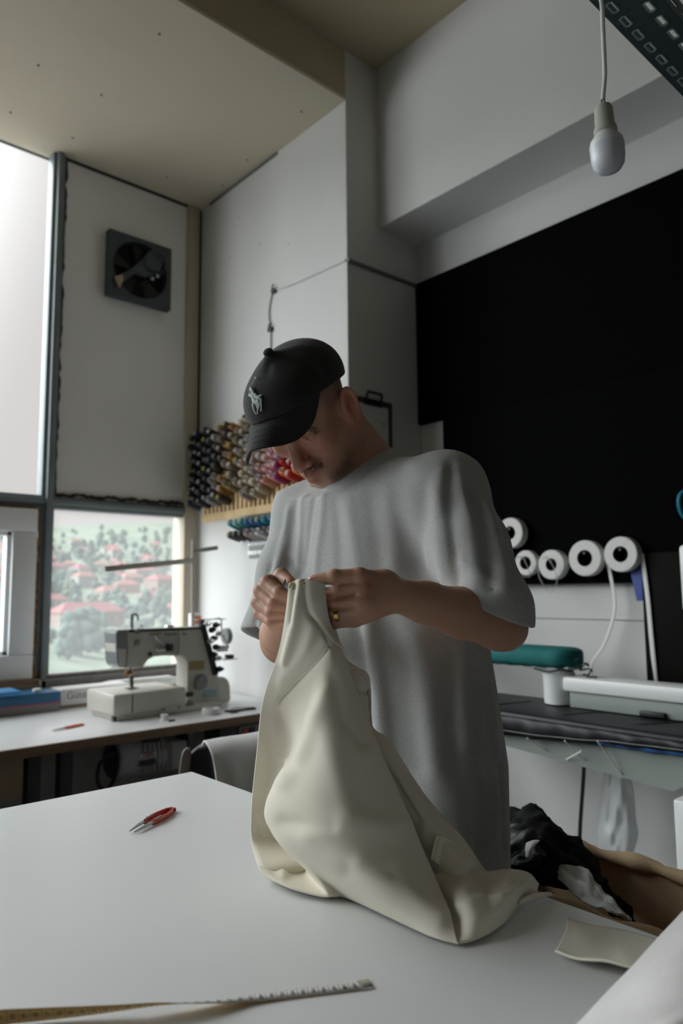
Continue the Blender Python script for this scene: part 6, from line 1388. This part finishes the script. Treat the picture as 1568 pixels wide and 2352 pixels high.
FG, (FX, FY, FN) = wrinkle(FG, [
    ([(760, 1482), (700, 1548), (640, 1612)], 7, -.004), ([(700, 1345), (706, 1400), (726, 1426), (758, 1478)], 5, -.003),
    ([(690, 1340), (676, 1440), (655, 1520)], 9, .005), ([(680, 1345), (668, 1430)], 6, -.003), ([(720, 1440), (700, 1500), (650, 1560)], 14, .003),
    ([(745, 1600), (700, 1720), (650, 1800)], 16, .005), ([(770, 1560), (790, 1650), (830, 1700)], 18, -.005), ([(715, 1910), (820, 1890), (900, 1900)], 30, .005), ([(650, 1890), (760, 1900)], 18, -.005),
    ([(830, 1990), (930, 2050), (1010, 2110)], 24, .006), ([(640, 1640), (662, 1700), (672, 1760)], 16, -.005), ([(800, 2000), (900, 2010)], 18, -.004), ([(598, 1870), (612, 1960), (650, 2010)], 10, .005), ([(740, 1650), (770, 1760), (800, 1870)], 26, .004)])
def pmesh(G, name, parent, solid=.0022, m_=None):
    nv, nu = G.shape[:2]; Fk = [(j * nu + i, j * nu + i + 1, (j + 1) * nu + i + 1, (j + 1) * nu + i) for j in range(nv - 1) for i in range(nu - 1)]
    return MB().add(G.reshape(-1, 3), Fk).build(name, m_ or M_cream, parent, ang=3, solid=solid)
pmesh(FG, 'front_panel', sw)
def on_cloth(G3, X, Y, N, x, y, lift=.0016):
    i = np.unravel_index(np.argmin((X - x) ** 2 + (Y - y) ** 2 + 0 * X), X.shape); return Vector(G3[i] + N[i] * lift)
def seam_line(pts, r, name, lift=.0012, n=40):
    P_ = [on_cloth(FG, FX, FY, FN, x, y, lift) for x, y in spline([(a, b, 0) for a, b in pts], n)[:, :2]]
    P_ = [p for k, p in enumerate(P_) if k == 0 or (p - P_[k - 1]).length > 1e-4]
    return MB().tube(spline(P_[::3] + [P_[-1]], 60), r, 7).build(name, M_cream, sw)
seam_line([(634, 1614), (665, 1580), (700, 1546), (732, 1512), (758, 1484)], .0014, 'shoulder_seam')
seam_line([(698, 1338), (701, 1370), (708, 1402), (724, 1427), (744, 1452), (764, 1482)], .0030, 'neck_seam', .001)
# ribbed neckband
nbr = [[(700, 1332, .949), (712, 1332, .947), (728, 1334, .948), (744, 1340, .952)], [(703, 1372, .944), (716, 1374, .942), (733, 1378, .944), (748, 1380, .950)], [(710, 1402, .944), (724, 1406, .942), (740, 1412, .945), (753, 1415, .952)], [(727, 1427, .946), (740, 1434, .944), (752, 1442, .947), (764, 1448, .956)], [(762, 1476, .942), (770, 1478, .942), (778, 1482, .946), (788, 1490, .958)]]
V, Fk, NG = patch([[cp(*p) for p in r] for r in nbr], 40, 60)
for i in range(NG.shape[1]): NG[:, i] += np.array(-CF) * .00004 * math.sin(i * 2.2)
pmesh(NG, 'neckband', sw)
# inside of the far neckband, seen between the folds at the top
pmesh(patch([[cp(*p) for p in r] for r in [[(664, 1340, .966), (690, 1334, .972), (742, 1342, .970)], [(662, 1380, .972), (695, 1380, .980), (752, 1400, .976)], [(655, 1430, .98), (700, 1440, .99), (765, 1445, .982)]]], 20, 20)[2], 'neckband_back', sw)
# right side: the other sleeve and its band behind the flap
sl = [[(735, 1400, .970), (752, 1415, .974), (769, 1438, .978)], [(765, 1500, .966), (785, 1505, .974), (796, 1520, .990)], [(800, 1580, .958), (822, 1568, .970), (846, 1552, 1.00)], [(828, 1650, .955), (838, 1645, .965), (848, 1640, 1.00)], [(872, 1745, .948), (890, 1735, .958), (906, 1735, .990)], [(905, 1870, .945), (955, 1850, .935), (980, 1846, .972)], [(945, 1990, .915), (1018, 1950, .905), (1056, 1918, .950)], [(985, 2060, .885), (1054, 2000, .885), (1102, 1984, .940)], [(1005, 2090, T0 + .012), (1070, 2040, T0 + .01), (1120, 2004, T0 + .004)]]
V, Fk, SG = patch([[cp(*p) for p in r] for r in sl], 50, 110)
SG, (SX, SY, SN) = wrinkle(SG, [([(846, 1590), (815, 1582)], 7, -.004), ([(850, 1660), (880, 1750), (960, 1880)], 12, -.006), ([(880, 1690), (950, 1800), (1010, 1890)], 10, .005), ([(1000, 1880), (1060, 1960)], 12, -.004), ([(815, 1545), (835, 1570)], 6, .004)])
pmesh(SG, 'sleeve', sw)
cf = [[(1000, 1918, .911), (1022, 1922, .916), (1044, 1936, .934)], [(994, 1945, .900), (1012, 1952, .904), (1034, 1962, .921)], [(988, 1972, .889), (1003, 1984, .892), (1020, 1990, .906)]]
pmesh(patch([[cp(*p) for p in r] for r in cf], 24, 24)[2], 'cuff', sw)
MB().tube([cp(1012, 1920, .912), cp(1004, 1948, .900), cp(996, 1978, .888)], .0012, 6).build('cuff_seam', M_cream, sw)
# the hem lying out on the table to the right
hm = [[(985, 2010, .885), (1050, 2000, .897), (1112, 2004, .028), (1165, 1998, .032), (1212, 2005, .028), (1236, 2030, .012)], [(1010, 2050, .865), (1062, 2046, .032), (1118, 2044, .024), (1170, 2030, .030), (1208, 2028, .022), (1232, 2046, .006)], [(1028, 2100, .835), (1075, 2098, .022), (1122, 2090, .022), (1165, 2072, .022), (1200, 2056, .012), (1236, 2056, T0)], [(1050, 2166, T0), (1088, 2160, T0), (1126, 2142, T0), (1162, 2114, T0), (1192, 2078, T0), (1240, 2060, T0)]]
V, Fk, HG = patch([[cp(*p) for p in r] for r in hm], 80, 50)
HG, _ = wrinkle(HG, [([(1060, 2080), (1150, 2060)], 14, .004), ([(1120, 2060), (1200, 2020)], 10, -.003)])
pmesh(HG, 'hem', sw)
tip = [[(1190, 2066, .012), (1225, 2052, .014), (1262, 2050, T0)], [(1186, 2082, T0), (1222, 2070, T0), (1268, 2056, T0)]]
pmesh(patch([[cp(*p) for p in r] for r in [tip[0], [(1190, 2075, .010), (1225, 2062, .010), (1266, 2053, T0)], tip[1]]], 20, 12)[2], 'hem_tip', sw)
# back of the garment, closing the volume behind
bk = []
for r, q in zip(front, [(745, 1345, .97), (757, 1430, .982), (795, 1515, .995), (846, 1560, 1.0), (860, 1690, 1.0), (940, 1800, .99), (1040, 1900, .965), (1090, 1970, .945), (1110, 2010, .012)]):
    p = r[0]; d0 = p[2] if p[2] > .2 else None
    a = cp(*p); c = cp(*q); b = a.lerp(c, .5) + _F * (.06 if d0 and d0 > .97 else .02); bk.append([a, a.lerp(b, .5) + _F * .015, b, b.lerp(c, .6) + _F * .012, c])
for P_ in bk[-1]: P_.z = TZ + .004
pmesh(patch(bk, 40, 60)[2], 'back_panel', sw)
# little olive letter woven into the label edge
txt('woven_letter', 'n', .017, on_cloth(FG, FX, FY, FN, 673, 1345, .003), CR * .8 + CU * -.35, CU, mat('olive_thread', srgb(150, 134, 70), .8), sw)
# snips held in the right hand: only a blade shows
hs = thing('thread_snips', 'steel blade tip of snips held in the man\'s closed hand above the cloth', 'snips', dep(655, 1345, .985))
a, b, c = dep(655, 1328, .984), dep(646, 1348, .983), dep(665, 1358, .983)
MB().prism([a, b, c], _F * .0014).build('blade', M_blade, hs, smooth=False)
MB().prism([dep(656, 1330, .981), dep(650, 1347, .9795), dep(662, 1352, .980)], _F * .0012).build('blade', M_blade, hs, smooth=False)
MB().prism([dep(646, 1346, .988), dep(665, 1354, .988), dep(664, 1385, 1.0), dep(650, 1380, 1.0)], _F * .004).build('handle', M_mdark, hs)
